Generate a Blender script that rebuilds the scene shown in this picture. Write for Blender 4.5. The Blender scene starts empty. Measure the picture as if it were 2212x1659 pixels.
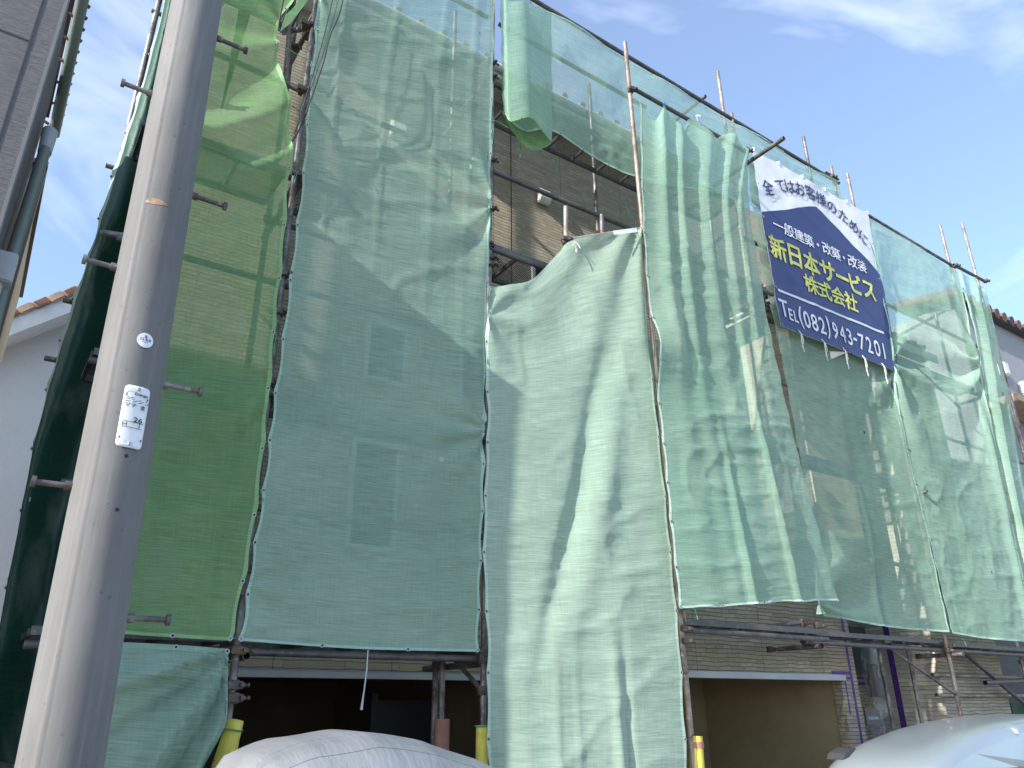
import bpy, bmesh, math, random
import numpy as np
from mathutils import Vector, Matrix
random.seed(7)
SC = bpy.context.scene
COL = SC.collection
R = math.radians

# ------------------------------------------------------------ camera
CAMP = np.array([0.0, 0.0, 1.6])
YAW, PITCH, ROLL = R(34.383), R(22.864), R(-0.417)
_f = np.array([math.sin(YAW)*math.cos(PITCH), math.cos(YAW)*math.cos(PITCH), math.sin(PITCH)])
_r = np.array([math.cos(YAW), -math.sin(YAW), 0.0]); _u = np.cross(_r, _f)
CR = _r*math.cos(ROLL) + _u*math.sin(ROLL); CU = np.cross(CR, _f); CF = _f
cam_d = bpy.data.cameras.new('camera'); cam = bpy.data.objects.new('camera', cam_d); COL.objects.link(cam)
cam.matrix_world = Matrix(((CR[0], CU[0], -CF[0], 0), (CR[1], CU[1], -CF[1], 0), (CR[2], CU[2], -CF[2], 1.6), (0, 0, 0, 1)))
cam_d.sensor_width = 36; cam_d.lens = 1662/2212*36; cam_d.clip_end = 2000; cam_d.clip_start = 0.05
SC.camera = cam

# ------------------------------------------------------------ light
SUN_EL, SUN_DEL = R(27), R(9.0)      # the sun stands to the left of the street, almost along the facade
sdir = Vector((-math.cos(SUN_DEL)*math.cos(SUN_EL), -math.sin(SUN_DEL)*math.cos(SUN_EL), math.sin(SUN_EL)))
sl = bpy.data.lights.new('sun', 'SUN'); sl.energy = 3.7; sl.angle = R(0.5); sl.color = (1.0, 0.95, 0.88)
so = bpy.data.objects.new('sun', sl); COL.objects.link(so)
so.rotation_euler = sdir.to_track_quat('Z', 'Y').to_euler()
W = bpy.data.worlds.new('World'); SC.world = W; W.use_nodes = True
nt = W.node_tree; nt.nodes.clear()
wo = nt.nodes.new('ShaderNodeOutputWorld'); bg = nt.nodes.new('ShaderNodeBackground'); sky = nt.nodes.new('ShaderNodeTexSky')
sky.sky_type = 'NISHITA'; sky.sun_disc = False; sky.sun_elevation = SUN_EL
sky.sun_rotation = math.atan2(sdir.x, sdir.y); sky.air_density = 1.0; sky.dust_density = .8; sky.ozone_density = 3.5
tc = nt.nodes.new('ShaderNodeTexCoord'); mp = nt.nodes.new('ShaderNodeMapping'); mp.inputs['Scale'].default_value = (1.0, 1.6, 2.2)
mp.inputs['Rotation'].default_value = (0.3, 0.5, 0.4)
nz = nt.nodes.new('ShaderNodeTexNoise'); nz.inputs['Scale'].default_value = 2.1; nz.inputs['Detail'].default_value = 5; nz.inputs['Roughness'].default_value = .55
nz.inputs['Distortion'].default_value = .6
rp = nt.nodes.new('ShaderNodeValToRGB'); rp.color_ramp.elements[0].position = .50; rp.color_ramp.elements[1].position = .80
rp.color_ramp.elements[0].color = (.10, .10, .10, 1); rp.color_ramp.elements[1].color = (.75, .75, .75, 1)
mx = nt.nodes.new('ShaderNodeMix'); mx.data_type = 'RGBA'
mx.inputs[7].default_value = (4.6, 5.0, 5.9, 1)
L = nt.links.new
L(tc.outputs['Generated'], mp.inputs[0]); L(mp.outputs[0], nz.inputs[0]); L(nz.outputs[0], rp.inputs[0])
L(rp.outputs[0], mx.inputs[0]); L(sky.outputs[0], mx.inputs[6]); L(mx.outputs[2], bg.inputs[0]); bg.inputs[1].default_value = 0.15
L(bg.outputs[0], wo.inputs[0])
SC.view_settings.view_transform = 'Standard'; SC.view_settings.look = 'None'; SC.view_settings.gamma = 1
SC.view_settings.use_curve_mapping = False; SC.view_settings.exposure = 1.22
SC.cycles.transparent_max_bounces = 24; SC.cycles.max_bounces = 8

def at(px, py, Y):                     # the point of the plane y = Y seen at that place of the 2212 x 1659 photograph
    d = CF*1662 + CR*(px-1106) + CU*(829.5-py)
    return CAMP + d*(Y/d[1])
def atx(px, py, X):
    d = CF*1662 + CR*(px-1106) + CU*(829.5-py)
    return CAMP + d*(X/d[0])
def xz(px, py, Y):
    p = at(px, py, Y); return float(p[0]), float(p[2])

# ------------------------------------------------------------ helpers: objects
def tag(o, label=None, cat=None, group=None, kind=None):
    if label: o['label'] = label
    if cat: o['category'] = cat
    if group: o['group'] = group
    if kind: o['kind'] = kind
    return o
def empty(name, loc, label, cat, group=None):
    o = bpy.data.objects.new(name, None); COL.objects.link(o); o.location = loc; o.empty_display_size = .2
    return tag(o, label, cat, group)
def link(name, me, mat, parent=None):
    o = bpy.data.objects.new(name, me); COL.objects.link(o)
    mats = mat if isinstance(mat, (list, tuple)) else [mat]
    if not me.materials:
        for m in mats: me.materials.append(m)
    if parent is not None:
        o.parent = parent
        p = parent; off = Vector((0, 0, 0))
        while p is not None:
            off += p.location; p = p.parent
        o.location = -off           # meshes are built in world coordinates
    return o
class MB:
    def __init__(s): s.v = []; s.f = []; s.m = []; s.sm = []
    def add(s, vs, fs, mi=0, smooth=False):
        b = len(s.v); s.v += [tuple(map(float, v)) for v in vs]
        for f in fs: s.f.append(tuple(b+i for i in f)); s.m.append(mi); s.sm.append(smooth)
    def box(s, a, b, mi=0):
        x0, x1 = sorted((a[0], b[0])); y0, y1 = sorted((a[1], b[1])); z0, z1 = sorted((a[2], b[2]))
        vs = [(x, y, z) for x in (x0, x1) for y in (y0, y1) for z in (z0, z1)]
        s.add(vs, [(0, 1, 3, 2), (4, 6, 7, 5), (0, 4, 5, 1), (2, 3, 7, 6), (0, 2, 6, 4), (1, 5, 7, 3)], mi)
    def bar(s, p, q, w, h, up=(0, 0, 1), mi=0):
        p = Vector(p); q = Vector(q); d = (q-p).normalized(); sd = d.cross(Vector(up)).normalized(); u = sd.cross(d)
        vs = [c + sd*a*w/2 + u*b*h/2 for c in (p, q) for a in (-1, 1) for b in (-1, 1)]
        s.add(vs, [(0, 1, 3, 2), (4, 6, 7, 5), (0, 4, 5, 1), (2, 3, 7, 6), (0, 2, 6, 4), (1, 5, 7, 3)], mi)
    def tube(s, pts, r, n=12, mi=0, hollow=0.0, cap=True):
        pts = [Vector(p) for p in pts]; rr = r if isinstance(r, (list, tuple)) else [r]*len(pts)
        rings = []; up = None
        for i, p in enumerate(pts):
            t = (pts[min(i+1, len(pts)-1)] - pts[max(i-1, 0)]).normalized()
            if up is None: up = t.orthogonal().normalized()
            up = (up - t*up.dot(t)).normalized(); sd = t.cross(up)
            rings.append([p + (up*math.cos(2*math.pi*k/n) + sd*math.sin(2*math.pi*k/n))*rr[i] for k in range(n)])
        vs = [v for rg in rings for v in rg]; fs = []
        for i in range(len(rings)-1):
            for k in range(n): fs.append((i*n+k, i*n+(k+1) % n, (i+1)*n+(k+1) % n, (i+1)*n+k))
        s.add(vs, fs, mi, True)
        if hollow:
            for e, rg in ((0, rings[0]), (1, rings[-1])):
                c = pts[0] if e == 0 else pts[-1]; d = ((pts[1]-pts[0]) if e == 0 else (pts[-2]-pts[-1])).normalized()
                inn = [c + (v-c)*hollow for v in rg]; dp = [v + d*.12 for v in inn]
                s.add(list(rg)+inn+dp, [(k, (k+1) % n, n+(k+1) % n, n+k) for k in range(n)] + [(n+k, n+(k+1) % n, 2*n+(k+1) % n, 2*n+k) for k in range(n)] + [tuple(range(2*n, 3*n))], mi)
        elif cap:
            s.add(rings[0], [tuple(range(n))], mi); s.add(rings[-1], [tuple(range(n))], mi)
    def build(s, name, mat, parent=None, bevel=0):
        me = bpy.data.meshes.new(name); me.from_pydata(s.v, [], s.f)
        me.polygons.foreach_set('material_index', s.m); me.polygons.foreach_set('use_smooth', s.sm); me.update()
        bm = bmesh.new(); bm.from_mesh(me); bmesh.ops.recalc_face_normals(bm, faces=bm.faces)
        if bevel: bmesh.ops.bevel(bm, geom=[e for e in bm.edges if len(e.link_faces) == 2 and e.calc_face_angle(0) > .6], offset=bevel, segments=2, affect='EDGES')
        bm.to_mesh(me); bm.free()
        return link(name, me, mat, parent)

# ------------------------------------------------------------ helpers: materials
def newmat(name):
    m = bpy.data.materials.new(name); m.use_nodes = True; t = m.node_tree
    return m, t, t.nodes['Principled BSDF'], t.nodes['Material Output']
def N(t, k, **kw):
    n = t.nodes.new(k)
    for a, b in kw.items():
        if a in n.inputs.keys(): n.inputs[a].default_value = b
        else: setattr(n, a, b)
    return n
def noise(t, vec, scale, detail=4, rough=.55, sc=(1, 1, 1)):
    mpn = N(t, 'ShaderNodeMapping'); mpn.inputs['Scale'].default_value = sc; t.links.new(vec, mpn.inputs[0])
    n = N(t, 'ShaderNodeTexNoise', Scale=scale, Detail=detail, Roughness=rough); t.links.new(mpn.outputs[0], n.inputs['Vector']); return n.outputs[0]
def ramp(t, fac, stops):
    r = N(t, 'ShaderNodeValToRGB'); e = r.color_ramp.elements
    while len(e) < len(stops): e.new(.5)
    for i, (p, c) in enumerate(stops):
        e[i].position = p; e[i].color = (*(c if isinstance(c, (tuple, list)) else (c, c, c)), 1)
    t.links.new(fac, r.inputs[0]); return r.outputs[0]
def math_(t, op, a, b=None, c=None, clamp=False):
    n = N(t, 'ShaderNodeMath', operation=op, use_clamp=clamp)
    for i, v in enumerate((a, b, c)):
        if v is None: continue
        if isinstance(v, (int, float)): n.inputs[i].default_value = v
        else: t.links.new(v, n.inputs[i])
    return n.outputs[0]
def mixc(t, fac, a, b, mode='MIX'):
    n = N(t, 'ShaderNodeMix', data_type='RGBA', blend_type=mode)
    for i, v in ((0, fac), (6, a), (7, b)):
        if isinstance(v, (int, float)): n.inputs[i].default_value = v
        elif isinstance(v, (tuple, list)): n.inputs[i].default_value = (*v, 1)
        else: t.links.new(v, n.inputs[i])
    return n.outputs[2]
def bump(t, h, strength, dist, target, prev=None):
    b = N(t, 'ShaderNodeBump', Strength=strength, Distance=dist); t.links.new(h, b.inputs['Height'])
    if prev is not None: t.links.new(prev, b.inputs['Normal'])
    for x in (target if isinstance(target, (list, tuple)) else [target]):
        t.links.new(b.outputs[0], x.inputs['Normal'])
    return b.outputs[0]
def simple(name, col, rough=.6, metal=0, var=.25, scale=8, bmp=.15, bdist=.004, spec=.5, sc=(1, 1, 1), col2=None):
    m, t, p, o = newmat(name); tcn = N(t, 'ShaderNodeTexCoord').outputs['Object']
    n = noise(t, tcn, scale, 6, .6, sc)
    c2 = col2 or tuple(c*(1-var*1.6) for c in col)
    t.links.new(ramp(t, n, [(.35, c2), (.65, tuple(min(1, c*(1+var*.4)) for c in col))]), p.inputs['Base Color'])
    p.inputs['Roughness'].default_value = rough; p.inputs['Metallic'].default_value = metal; p.inputs['Specular IOR Level'].default_value = spec
    if bmp: bump(t, noise(t, tcn, scale*5, 4, .6, sc), bmp, bdist, p)
    return m

def net_mat(name, col, dusty, opac, trans=.35, spots=True):
    m, t, p, o = newmat(name); t.nodes.remove(p)
    uv = N(t, 'ShaderNodeUVMap').outputs[0]
    big = noise(t, uv, .9, 4, .6); med = noise(t, uv, 3.0, 5, .6, (1, .5, 1))
    hs = noise(t, uv, 1, 3, .6, (5, 110, 1)); vs = noise(t, uv, 1, 3, .6, (120, 4, 1)); fold = noise(t, uv, 1, 4, .6, (1.0, 16, 1))
    wv = noise(t, uv, 1, 2, .5, (400, 400, 1))
    base = mixc(t, ramp(t, big, [(.35, 0.0), (.7, 1.0)]), col, dusty)
    base = mixc(t, .30, base, ramp(t, math_(t, 'ADD', math_(t, 'MULTIPLY', hs, .75), math_(t, 'MULTIPLY', vs, .25)), [(.35, tuple(c*.62 for c in col)), (.65, tuple(min(1, c*1.5) for c in dusty))]))
    base = mixc(t, math_(t, 'MULTIPLY', ramp(t, med, [(.52, 0.0), (.8, 1.0)]), .45), base, (.42, .47, .40))
    if spots:
        vor = N(t, 'ShaderNodeTexVoronoi', Scale=1.0, feature='F1'); mpn = N(t, 'ShaderNodeMapping'); mpn.inputs['Scale'].default_value = (3.2, 1.9, 1)
        nd = N(t, 'ShaderNodeMix', data_type='VECTOR'); nd.inputs[0].default_value = .06
        t.links.new(uv, mpn.inputs[0]); t.links.new(mpn.outputs[0], nd.inputs[4])
        nn = N(t, 'ShaderNodeTexNoise', Scale=14.0, Detail=3); t.links.new(uv, nn.inputs[0]); t.links.new(nn.outputs['Color'], nd.inputs[5]); t.links.new(nd.outputs[1], vor.inputs['Vector'])
        sp = N(t, 'ShaderNodeSeparateColor'); t.links.new(vor.outputs['Color'], sp.inputs[0])
        dot = math_(t, 'LESS_THAN', vor.outputs['Distance'], math_(t, 'MULTIPLY', math_(t, 'SUBTRACT', sp.outputs[0], .30, clamp=True), .085))
        spc = mixc(t, math_(t, 'GREATER_THAN', sp.outputs[1], .45), (.03, .04, .04), (.75, .76, .70))
        base = mixc(t, math_(t, 'MULTIPLY', dot, .8), base, spc)
    d = N(t, 'ShaderNodeBsdfDiffuse', Roughness=.6); tr = N(t, 'ShaderNodeBsdfTranslucent'); tp = N(t, 'ShaderNodeBsdfTransparent')
    t.links.new(base, d.inputs[0]); t.links.new(base, tr.inputs[0])
    m1 = N(t, 'ShaderNodeMixShader'); m1.inputs[0].default_value = trans; t.links.new(d.outputs[0], m1.inputs[1]); t.links.new(tr.outputs[0], m1.inputs[2])
    gl = N(t, 'ShaderNodeBsdfGlossy', Roughness=.5); gl.inputs[0].default_value = (.8, .9, .85, 1)
    m3 = N(t, 'ShaderNodeMixShader'); m3.inputs[0].default_value = .04; t.links.new(m1.outputs[0], m3.inputs[1]); t.links.new(gl.outputs[0], m3.inputs[2])
    s = math_(t, 'ADD', math_(t, 'MULTIPLY', math_(t, 'SUBTRACT', hs, .5), .22), math_(t, 'MULTIPLY', math_(t, 'SUBTRACT', vs, .5), .08))
    s = math_(t, 'ADD', s, math_(t, 'MULTIPLY', math_(t, 'SUBTRACT', big, .5), .15))
    s = math_(t, 'ADD', s, math_(t, 'MULTIPLY', math_(t, 'SUBTRACT', wv, .5), .25))
    op = math_(t, 'ADD', s, opac, clamp=True)
    m2 = N(t, 'ShaderNodeMixShader'); t.links.new(op, m2.inputs[0]); t.links.new(tp.outputs[0], m2.inputs[1]); t.links.new(m3.outputs[0], m2.inputs[2])
    t.links.new(m2.outputs[0], o.inputs[0])
    h = math_(t, 'ADD', math_(t, 'MULTIPLY', fold, .6), math_(t, 'MULTIPLY', hs, .12)); h = math_(t, 'ADD', h, math_(t, 'MULTIPLY', noise(t, uv, 9, 6, .6), .5))
    rn = N(t, 'ShaderNodeTexNoise', noise_type='RIDGED_MULTIFRACTAL', Scale=2.2, Detail=4, Roughness=.5); t.links.new(uv, rn.inputs['Vector'])
    h = math_(t, 'ADD', h, math_(t, 'MULTIPLY', rn.outputs[0], .42))
    bump(t, h, .6, .013, [d, tr, gl])
    return m
M = {}
M['teal'] = net_mat('teal_net', (.33, .54, .41), (.45, .63, .50), .685)
M['green'] = net_mat('yellow_green_net', (.17, .39, .13), (.26, .47, .20), .68)
M['mint'] = net_mat('mint_net', (.41, .58, .45), (.50, .64, .52), .87)
M['sage'] = net_mat('sage_net', (.30, .51, .38), (.40, .59, .46), .74)
M['thin'] = net_mat('thin_net', (.30, .51, .38), (.40, .59, .46), .64)
M['hemteal'] = net_mat('hem_teal', (.36, .56, .46), (.42, .60, .50), .90, .2, False)
M['hemgreen'] = net_mat('hem_green', (.24, .46, .18), (.31, .51, .23), .90, .2, False)
M['hemmint'] = net_mat('hem_mint', (.50, .65, .54), (.55, .68, .57), .94, .2, False)
M['shadepaint'] = net_mat('shade_painted_net', (.018, .07, .048), (.03, .10, .07), 1.3, .1)  # net of the shaded left corner, the shade darkened into its colour

def pipe_mat(name, c1, c2, c3, metal=.55):
    m, t, p, o = newmat(name); tcn = N(t, 'ShaderNodeTexCoord').outputs['Object']
    n = noise(t, tcn, 5, 7, .65); n2 = noise(t, tcn, 30, 4, .6)
    c = mixc(t, ramp(t, n, [(.42, 0.), (.6, 1.)]), c1, c2); c = mixc(t, ramp(t, n2, [(.58, 0.), (.68, 1.)]), c, c3)
    t.links.new(c, p.inputs['Base Color']); p.inputs['Metallic'].default_value = metal
    t.links.new(ramp(t, n, [(.3, .35), (.7, .7)]), p.inputs['Roughness']); bump(t, n2, .2, .003, p)
    return m
M['pipe'] = pipe_mat('pipe_worn', (.24, .225, .22), (.10, .085, .08), (.33, .30, .27))
M['pipedark'] = pipe_mat('pipe_dark', (.085, .085, .09), (.15, .14, .13), (.22, .18, .15))
M['pipebrown'] = pipe_mat('pipe_brown', (.30, .25, .21), (.17, .13, .10), (.45, .40, .36), .3)
M['clamp'] = pipe_mat('clamp_steel', (.08, .07, .065), (.14, .09, .06), (.20, .17, .15), .4)
M['rust'] = simple('rust', (.18, .07, .04), .8, 0, .4, 30)
M['foam'] = simple('yellow_foam', (.72, .60, .10), .8, 0, .12, 12)
M['pinkpad'] = simple('pink_corrugated', (.42, .20, .15), .8, 0, .15, 10)
M['cord'] = simple('cord_green', (.10, .34, .22), .8); M['wcord'] = simple('cord_white', (.72, .72, .68), .8)
M['bcord'] = simple('cord_blue', (.05, .25, .55), .8)
M['black'] = simple('black_rubber', (.012, .012, .014), .5)
M['white'] = simple('white_paint', (.72, .73, .72), .45, 0, .08, 4)
M['trim'] = simple('grey_trim', (.42, .44, .46), .5, 0, .08, 3)
M['trimdark'] = simple('dark_trim', (.05, .05, .055), .5, 0, .1, 3)

def siding(name, c1, c2, bw=.19, bh=.040, mort=.0035, b1=.9, rows=True, joints=True, dist=.016):
    m, t, p, o = newmat(name); tcn = N(t, 'ShaderNodeTexCoord').outputs['Object']
    sx = N(t, 'ShaderNodeSeparateXYZ'); t.links.new(tcn, sx.inputs[0])
    xy = math_(t, 'ADD', sx.outputs[0], sx.outputs[1])
    cb = N(t, 'ShaderNodeCombineXYZ'); t.links.new(xy, cb.inputs[0]); t.links.new(sx.outputs[2], cb.inputs[1])
    dn = N(t, 'ShaderNodeTexNoise', Scale=4.0, Detail=4); t.links.new(cb.outputs[0], dn.inputs[0])
    dd = N(t, 'ShaderNodeVectorMath', operation='MULTIPLY_ADD'); dd.inputs[1].default_value = (.10, .045, 0); t.links.new(dn.outputs['Color'], dd.inputs[0]); t.links.new(cb.outputs[0], dd.inputs[2])
    br = N(t, 'ShaderNodeTexBrick', offset=.37, offset_frequency=2, squash=.6, squash_frequency=3); br.inputs['Scale'].default_value = 1
    for a, b in (('Brick Width', bw), ('Row Height', bh), ('Mortar Size', mort), ('Mortar Smooth', .4), ('Bias', 0.)): br.inputs[a].default_value = b
    br.inputs['Color1'].default_value = (0, 0, 0, 1); br.inputs['Color2'].default_value = (1, 1, 1, 1); br.inputs['Mortar'].default_value = (.1, .1, .1, 1)
    t.links.new(dd.outputs[0], br.inputs['Vector'])
    gr = noise(t, cb.outputs[0], 1, 5, .7, (12, 90, 1)); lg = noise(t, cb.outputs[0], .7, 4, .6)
    c = mixc(t, ramp(t, gr, [(.3, 0.), (.7, 1.)]), c1, c2)
    c = mixc(t, math_(t, 'MULTIPLY', br.outputs['Fac'], .28 if rows else 0.0), c, tuple(x*.35 for x in c1))
    if rows: c = mixc(t, .22, c, mixc(t, br.outputs['Color'], tuple(x*.5 for x in c1), tuple(min(1, x*1.5) for x in c2)))
    c = mixc(t, ramp(t, lg, [(.3, .0), (.8, .25)]), c, tuple(x*.6 for x in c1))
    if joints:
        f = math_(t, 'FRACT', math_(t, 'MULTIPLY', sx.outputs[0], 1/1.0)); j = math_(t, 'LESS_THAN', f, .006)
        f2 = math_(t, 'FRACT', math_(t, 'MULTIPLY', sx.outputs[2], 1/.455)); j2 = math_(t, 'LESS_THAN', f2, .010)
        c = mixc(t, math_(t, 'MULTIPLY', math_(t, 'MAXIMUM', j, math_(t, 'MULTIPLY', j2, .6)), .8), c, tuple(x*.15 for x in c1))
    t.links.new(c, p.inputs['Base Color']); p.inputs['Roughness'].default_value = .75; p.inputs['Specular IOR Level'].default_value = .25
    h = math_(t, 'ADD', math_(t, 'MULTIPLY', br.outputs['Color'] if rows else gr, .8), math_(t, 'MULTIPLY', gr, .35))
    if rows:
        h = math_(t, 'SUBTRACT', h, math_(t, 'MULTIPLY', br.outputs['Fac'], .5))
        s2 = N(t, 'ShaderNodeSeparateXYZ'); t.links.new(dd.outputs[0], s2.inputs[0])
        h = math_(t, 'SUBTRACT', h, math_(t, 'MULTIPLY', math_(t, 'FRACT', math_(t, 'DIVIDE', s2.outputs[1], bh)), .55))
    bump(t, h, b1, dist*2.2, p)
    return m
M['stone'] = siding('stone_siding', (.33, .28, .20), (.47, .405, .30))
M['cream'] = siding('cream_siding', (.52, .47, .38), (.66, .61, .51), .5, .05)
M['greysid'] = siding('grey_siding', (.13, .13, .14), (.235, .235, .245), rows=False, joints=False, dist=.012)
M['palesid'] = siding('pale_siding', (.30, .305, .32), (.38, .385, .40), rows=False, joints=False, dist=.006)
M['lightsid'] = siding('light_siding', (.66, .66, .65), (.76, .76, .75), rows=False, joints=False, dist=.006)
M['beigesid'] = siding('beige_siding', (.34, .29, .20), (.42, .36, .26), .5, .06, dist=.006)
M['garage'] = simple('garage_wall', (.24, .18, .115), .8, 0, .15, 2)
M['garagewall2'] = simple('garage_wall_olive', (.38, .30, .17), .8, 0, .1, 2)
M['tile'] = simple('roof_tile_cream', (.50, .34, .24), .7, 0, .25, 3); M['tiler'] = simple('roof_tile_red', (.24, .12, .08), .7, 0, .3, 3)
M['roofdark'] = simple('roof_dark', (.12, .07, .06), .7, 0, .3, 3)
M['soffit'] = simple('soffit', (.40, .41, .40), .7, 0, .1, 3)
M['gutter'] = simple('gutter_green_grey', (.17, .21, .18), .4, 0, .1, 2)
M['glass'], t, p, o = newmat('window_glass'); p.inputs['Base Color'].default_value = (.06, .09, .11, 1); p.inputs['Roughness'].default_value = .08; p.inputs['Specular IOR Level'].default_value = .8
M['purple'] = simple('purple_tape', (.10, .035, .24), .6, 0, .2, 20)
M['asphalt'] = simple('concrete_paving', (.24, .225, .20), .9, 0, .3, 40, .4, .006)
M['conc'] = simple('plate_white', (.74, .76, .78), .35, 0, .03, 4, 0)
M['ink'] = simple('ink_black', (.015, .015, .02), .6, 0, .05, 4, 0); M['inkblue'] = simple('ink_blue', (.03, .06, .25), .6, 0, .05, 4, 0)

def concrete():
    m, t, p, o = newmat('spun_concrete'); tcn = N(t, 'ShaderNodeTexCoord').outputs['Object']
    a = noise(t, tcn, 3, 6, .6, (1, 1, .5)); b = noise(t, tcn, 22, 5, .65, (1, 1, .35)); cst = noise(t, tcn, 1, 4, .6, (60, 60, 2.0))
    c = mixc(t, ramp(t, a, [(.35, 0.), (.68, 1.)]), (.135, .133, .13), (.19, .187, .183))
    c = mixc(t, ramp(t, b, [(.30, .5), (.45, 0.)]), c, (.13, .125, .12)); c = mixc(t, ramp(t, cst, [(.5, 0.), (.75, .35)]), c, (.25, .247, .24))
    v = N(t, 'ShaderNodeTexVoronoi', Scale=42.0); t.links.new(tcn, v.inputs['Vector'])
    sp = N(t, 'ShaderNodeSeparateColor'); t.links.new(v.outputs['Color'], sp.inputs[0])
    pit = math_(t, 'LESS_THAN', v.outputs['Distance'], math_(t, 'MULTIPLY', math_(t, 'SUBTRACT', sp.outputs[0], .72, clamp=True), .9))
    c = mixc(t, math_(t, 'MULTIPLY', pit, .6), c, (.10, .10, .10))
    # long rust streaks and a brown scrape
    t.links.new(c, p.inputs['Base Color']); p.inputs['Roughness'].default_value = .72; p.inputs['Specular IOR Level'].default_value = .3
    h = math_(t, 'SUBTRACT', math_(t, 'MULTIPLY', b, .7), pit); bump(t, h, .35, .004, p)
    return m
M['concrete'] = concrete()
def mesh_metal():
    m, t, p, o = newmat('expanded_metal'); tcn = N(t, 'ShaderNodeTexCoord').outputs['Object']
    sx = N(t, 'ShaderNodeSeparateXYZ'); t.links.new(tcn, sx.inputs[0])
    a = math_(t, 'MULTIPLY', sx.outputs[0], 1/.045); b = math_(t, 'MULTIPLY', sx.outputs[1], 1/.022)
    u = math_(t, 'ABSOLUTE', math_(t, 'SUBTRACT', math_(t, 'FRACT', math_(t, 'ADD', a, b)), .5)); v = math_(t, 'ABSOLUTE', math_(t, 'SUBTRACT', math_(t, 'FRACT', math_(t, 'SUBTRACT', a, b)), .5))
    k = math_(t, 'GREATER_THAN', math_(t, 'MAXIMUM', u, v), .32)
    p.inputs['Base Color'].default_value = (.20, .18, .16, 1); p.inputs['Metallic'].default_value = .3; p.inputs['Roughness'].default_value = .6
    tp = N(t, 'ShaderNodeBsdfTransparent'); ms = N(t, 'ShaderNodeMixShader'); t.links.new(k, ms.inputs[0]); t.links.new(tp.outputs[0], ms.inputs[1]); t.links.new(p.outputs[0], ms.inputs[2]); t.links.new(ms.outputs[0], o.inputs[0])
    return m
M['xmetal'] = mesh_metal()
m, t, p, o = newmat('silver_cover'); uv = N(t, 'ShaderNodeTexCoord').outputs['Object']
t.links.new(ramp(t, noise(t, uv, 2, 5), [(.3, (.24, .25, .265)), (.7, (.31, .325, .34))]), p.inputs['Base Color']); p.inputs['Roughness'].default_value = .42; p.inputs['Metallic'].default_value = .25
hh = math_(t, 'ADD', noise(t, uv, 1, 5, .6, (22, 2.5, 6)), math_(t, 'MULTIPLY', noise(t, uv, 4, 5, .6), 1.2)); bump(t, hh, .35, .02, p); M['cover'] = m
m, t, p, o = newmat('car_paint'); p.inputs['Base Color'].default_value = (.30, .345, .37, 1); p.inputs['Metallic'].default_value = .35; p.inputs['Roughness'].default_value = .32
p.inputs['Coat Weight'].default_value = .6; p.inputs['Coat Roughness'].default_value = .12; M['paint'] = m
m, t, p, o = newmat('car_glass'); p.inputs['Base Color'].default_value = (.02, .03, .035, 1); p.inputs['Roughness'].default_value = .05; M['carglass'] = m
m, t, p, o = newmat('clear_plastic'); p.inputs['Base Color'].default_value = (.6, .62, .62, 1); p.inputs['Roughness'].default_value = .18
tcn = N(t, 'ShaderNodeTexCoord').outputs['Object']; tp = N(t, 'ShaderNodeBsdfTransparent'); ms = N(t, 'ShaderNodeMixShader')
t.links.new(ramp(t, noise(t, tcn, 14, 5, .6, (1, 1, .3)), [(.4, .10), (.7, .55)]), ms.inputs[0]); t.links.new(tp.outputs[0], ms.inputs[1]); t.links.new(p.outputs[0], ms.inputs[2]); t.links.new(ms.outputs[0], o.inputs[0])
bump(t, noise(t, tcn, 18, 5, .6, (1, 1, .3)), .8, .02, p); M['plastic'] = m
def vinyl(name, col):
    m, t, p, o = newmat(name); tcn = N(t, 'ShaderNodeTexCoord').outputs['Object']
    t.links.new(ramp(t, noise(t, tcn, 2.5, 4), [(.3, tuple(c*.92 for c in col)), (.7, col)]), p.inputs['Base Color']); p.inputs['Roughness'].default_value = .45
    bump(t, noise(t, tcn, 3.5, 6, .6), .25, .02, p); return m
M['bwhite'] = vinyl('vinyl_white', (.76, .77, .79)); M['bnavy'] = vinyl('vinyl_navy', (.022, .035, .135)); M['byellow'] = vinyl('vinyl_yellow', (.66, .66, .13)); M['btext'] = vinyl('vinyl_text_white', (.66, .68, .72))

# ------------------------------------------------------------ the setting
g = MB(); g.add([(-300, -300, 0), (300, -300, 0), (300, 300, 0), (-300, 300, 0)], [(0, 1, 2, 3)])
tag(g.build('ground', M['asphalt']), kind='structure')

# ------------------------------------------------------------ cloth
def vnoise(x, y, seed=0):
    xi = np.floor(x); yi = np.floor(y); xf = x-xi; yf = y-yi
    def h(a, b):
        v = np.sin(a*127.1 + b*311.7 + seed*74.7)*43758.5453; return v-np.floor(v)
    u = xf*xf*(3-2*xf); v = yf*yf*(3-2*yf)
    return (h(xi, yi)*(1-u)+h(xi+1, yi)*u)*(1-v) + (h(xi, yi+1)*(1-u)+h(xi+1, yi+1)*u)*v - .5
def fbm(x, y, seed=0, oct=4):
    s = 0; a = 1
    for i in range(oct): s = s + a*vnoise(x*2**i, y*2**i, seed+i*3.7); a *= .5
    return s
def crom(P, t):
    n = len(P)-1; i = np.clip(np.floor(t*n).astype(int), 0, n-1); f = t*n-i
    def g_(k): return P[np.clip(k, 0, n)]
    f = f.reshape(f.shape+(1,)*(P.ndim-1))
    p0, p1, p2, p3 = g_(i-1), g_(i), g_(i+1), g_(i+2)
    if n == 1: return p1*(1-f)+p2*f
    return .5*((2*p1) + (p2-p0)*f + (2*p0-5*p1+4*p2-p3)*f**2 + (3*p1-p0-3*p2+p3)*f**3)
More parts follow.
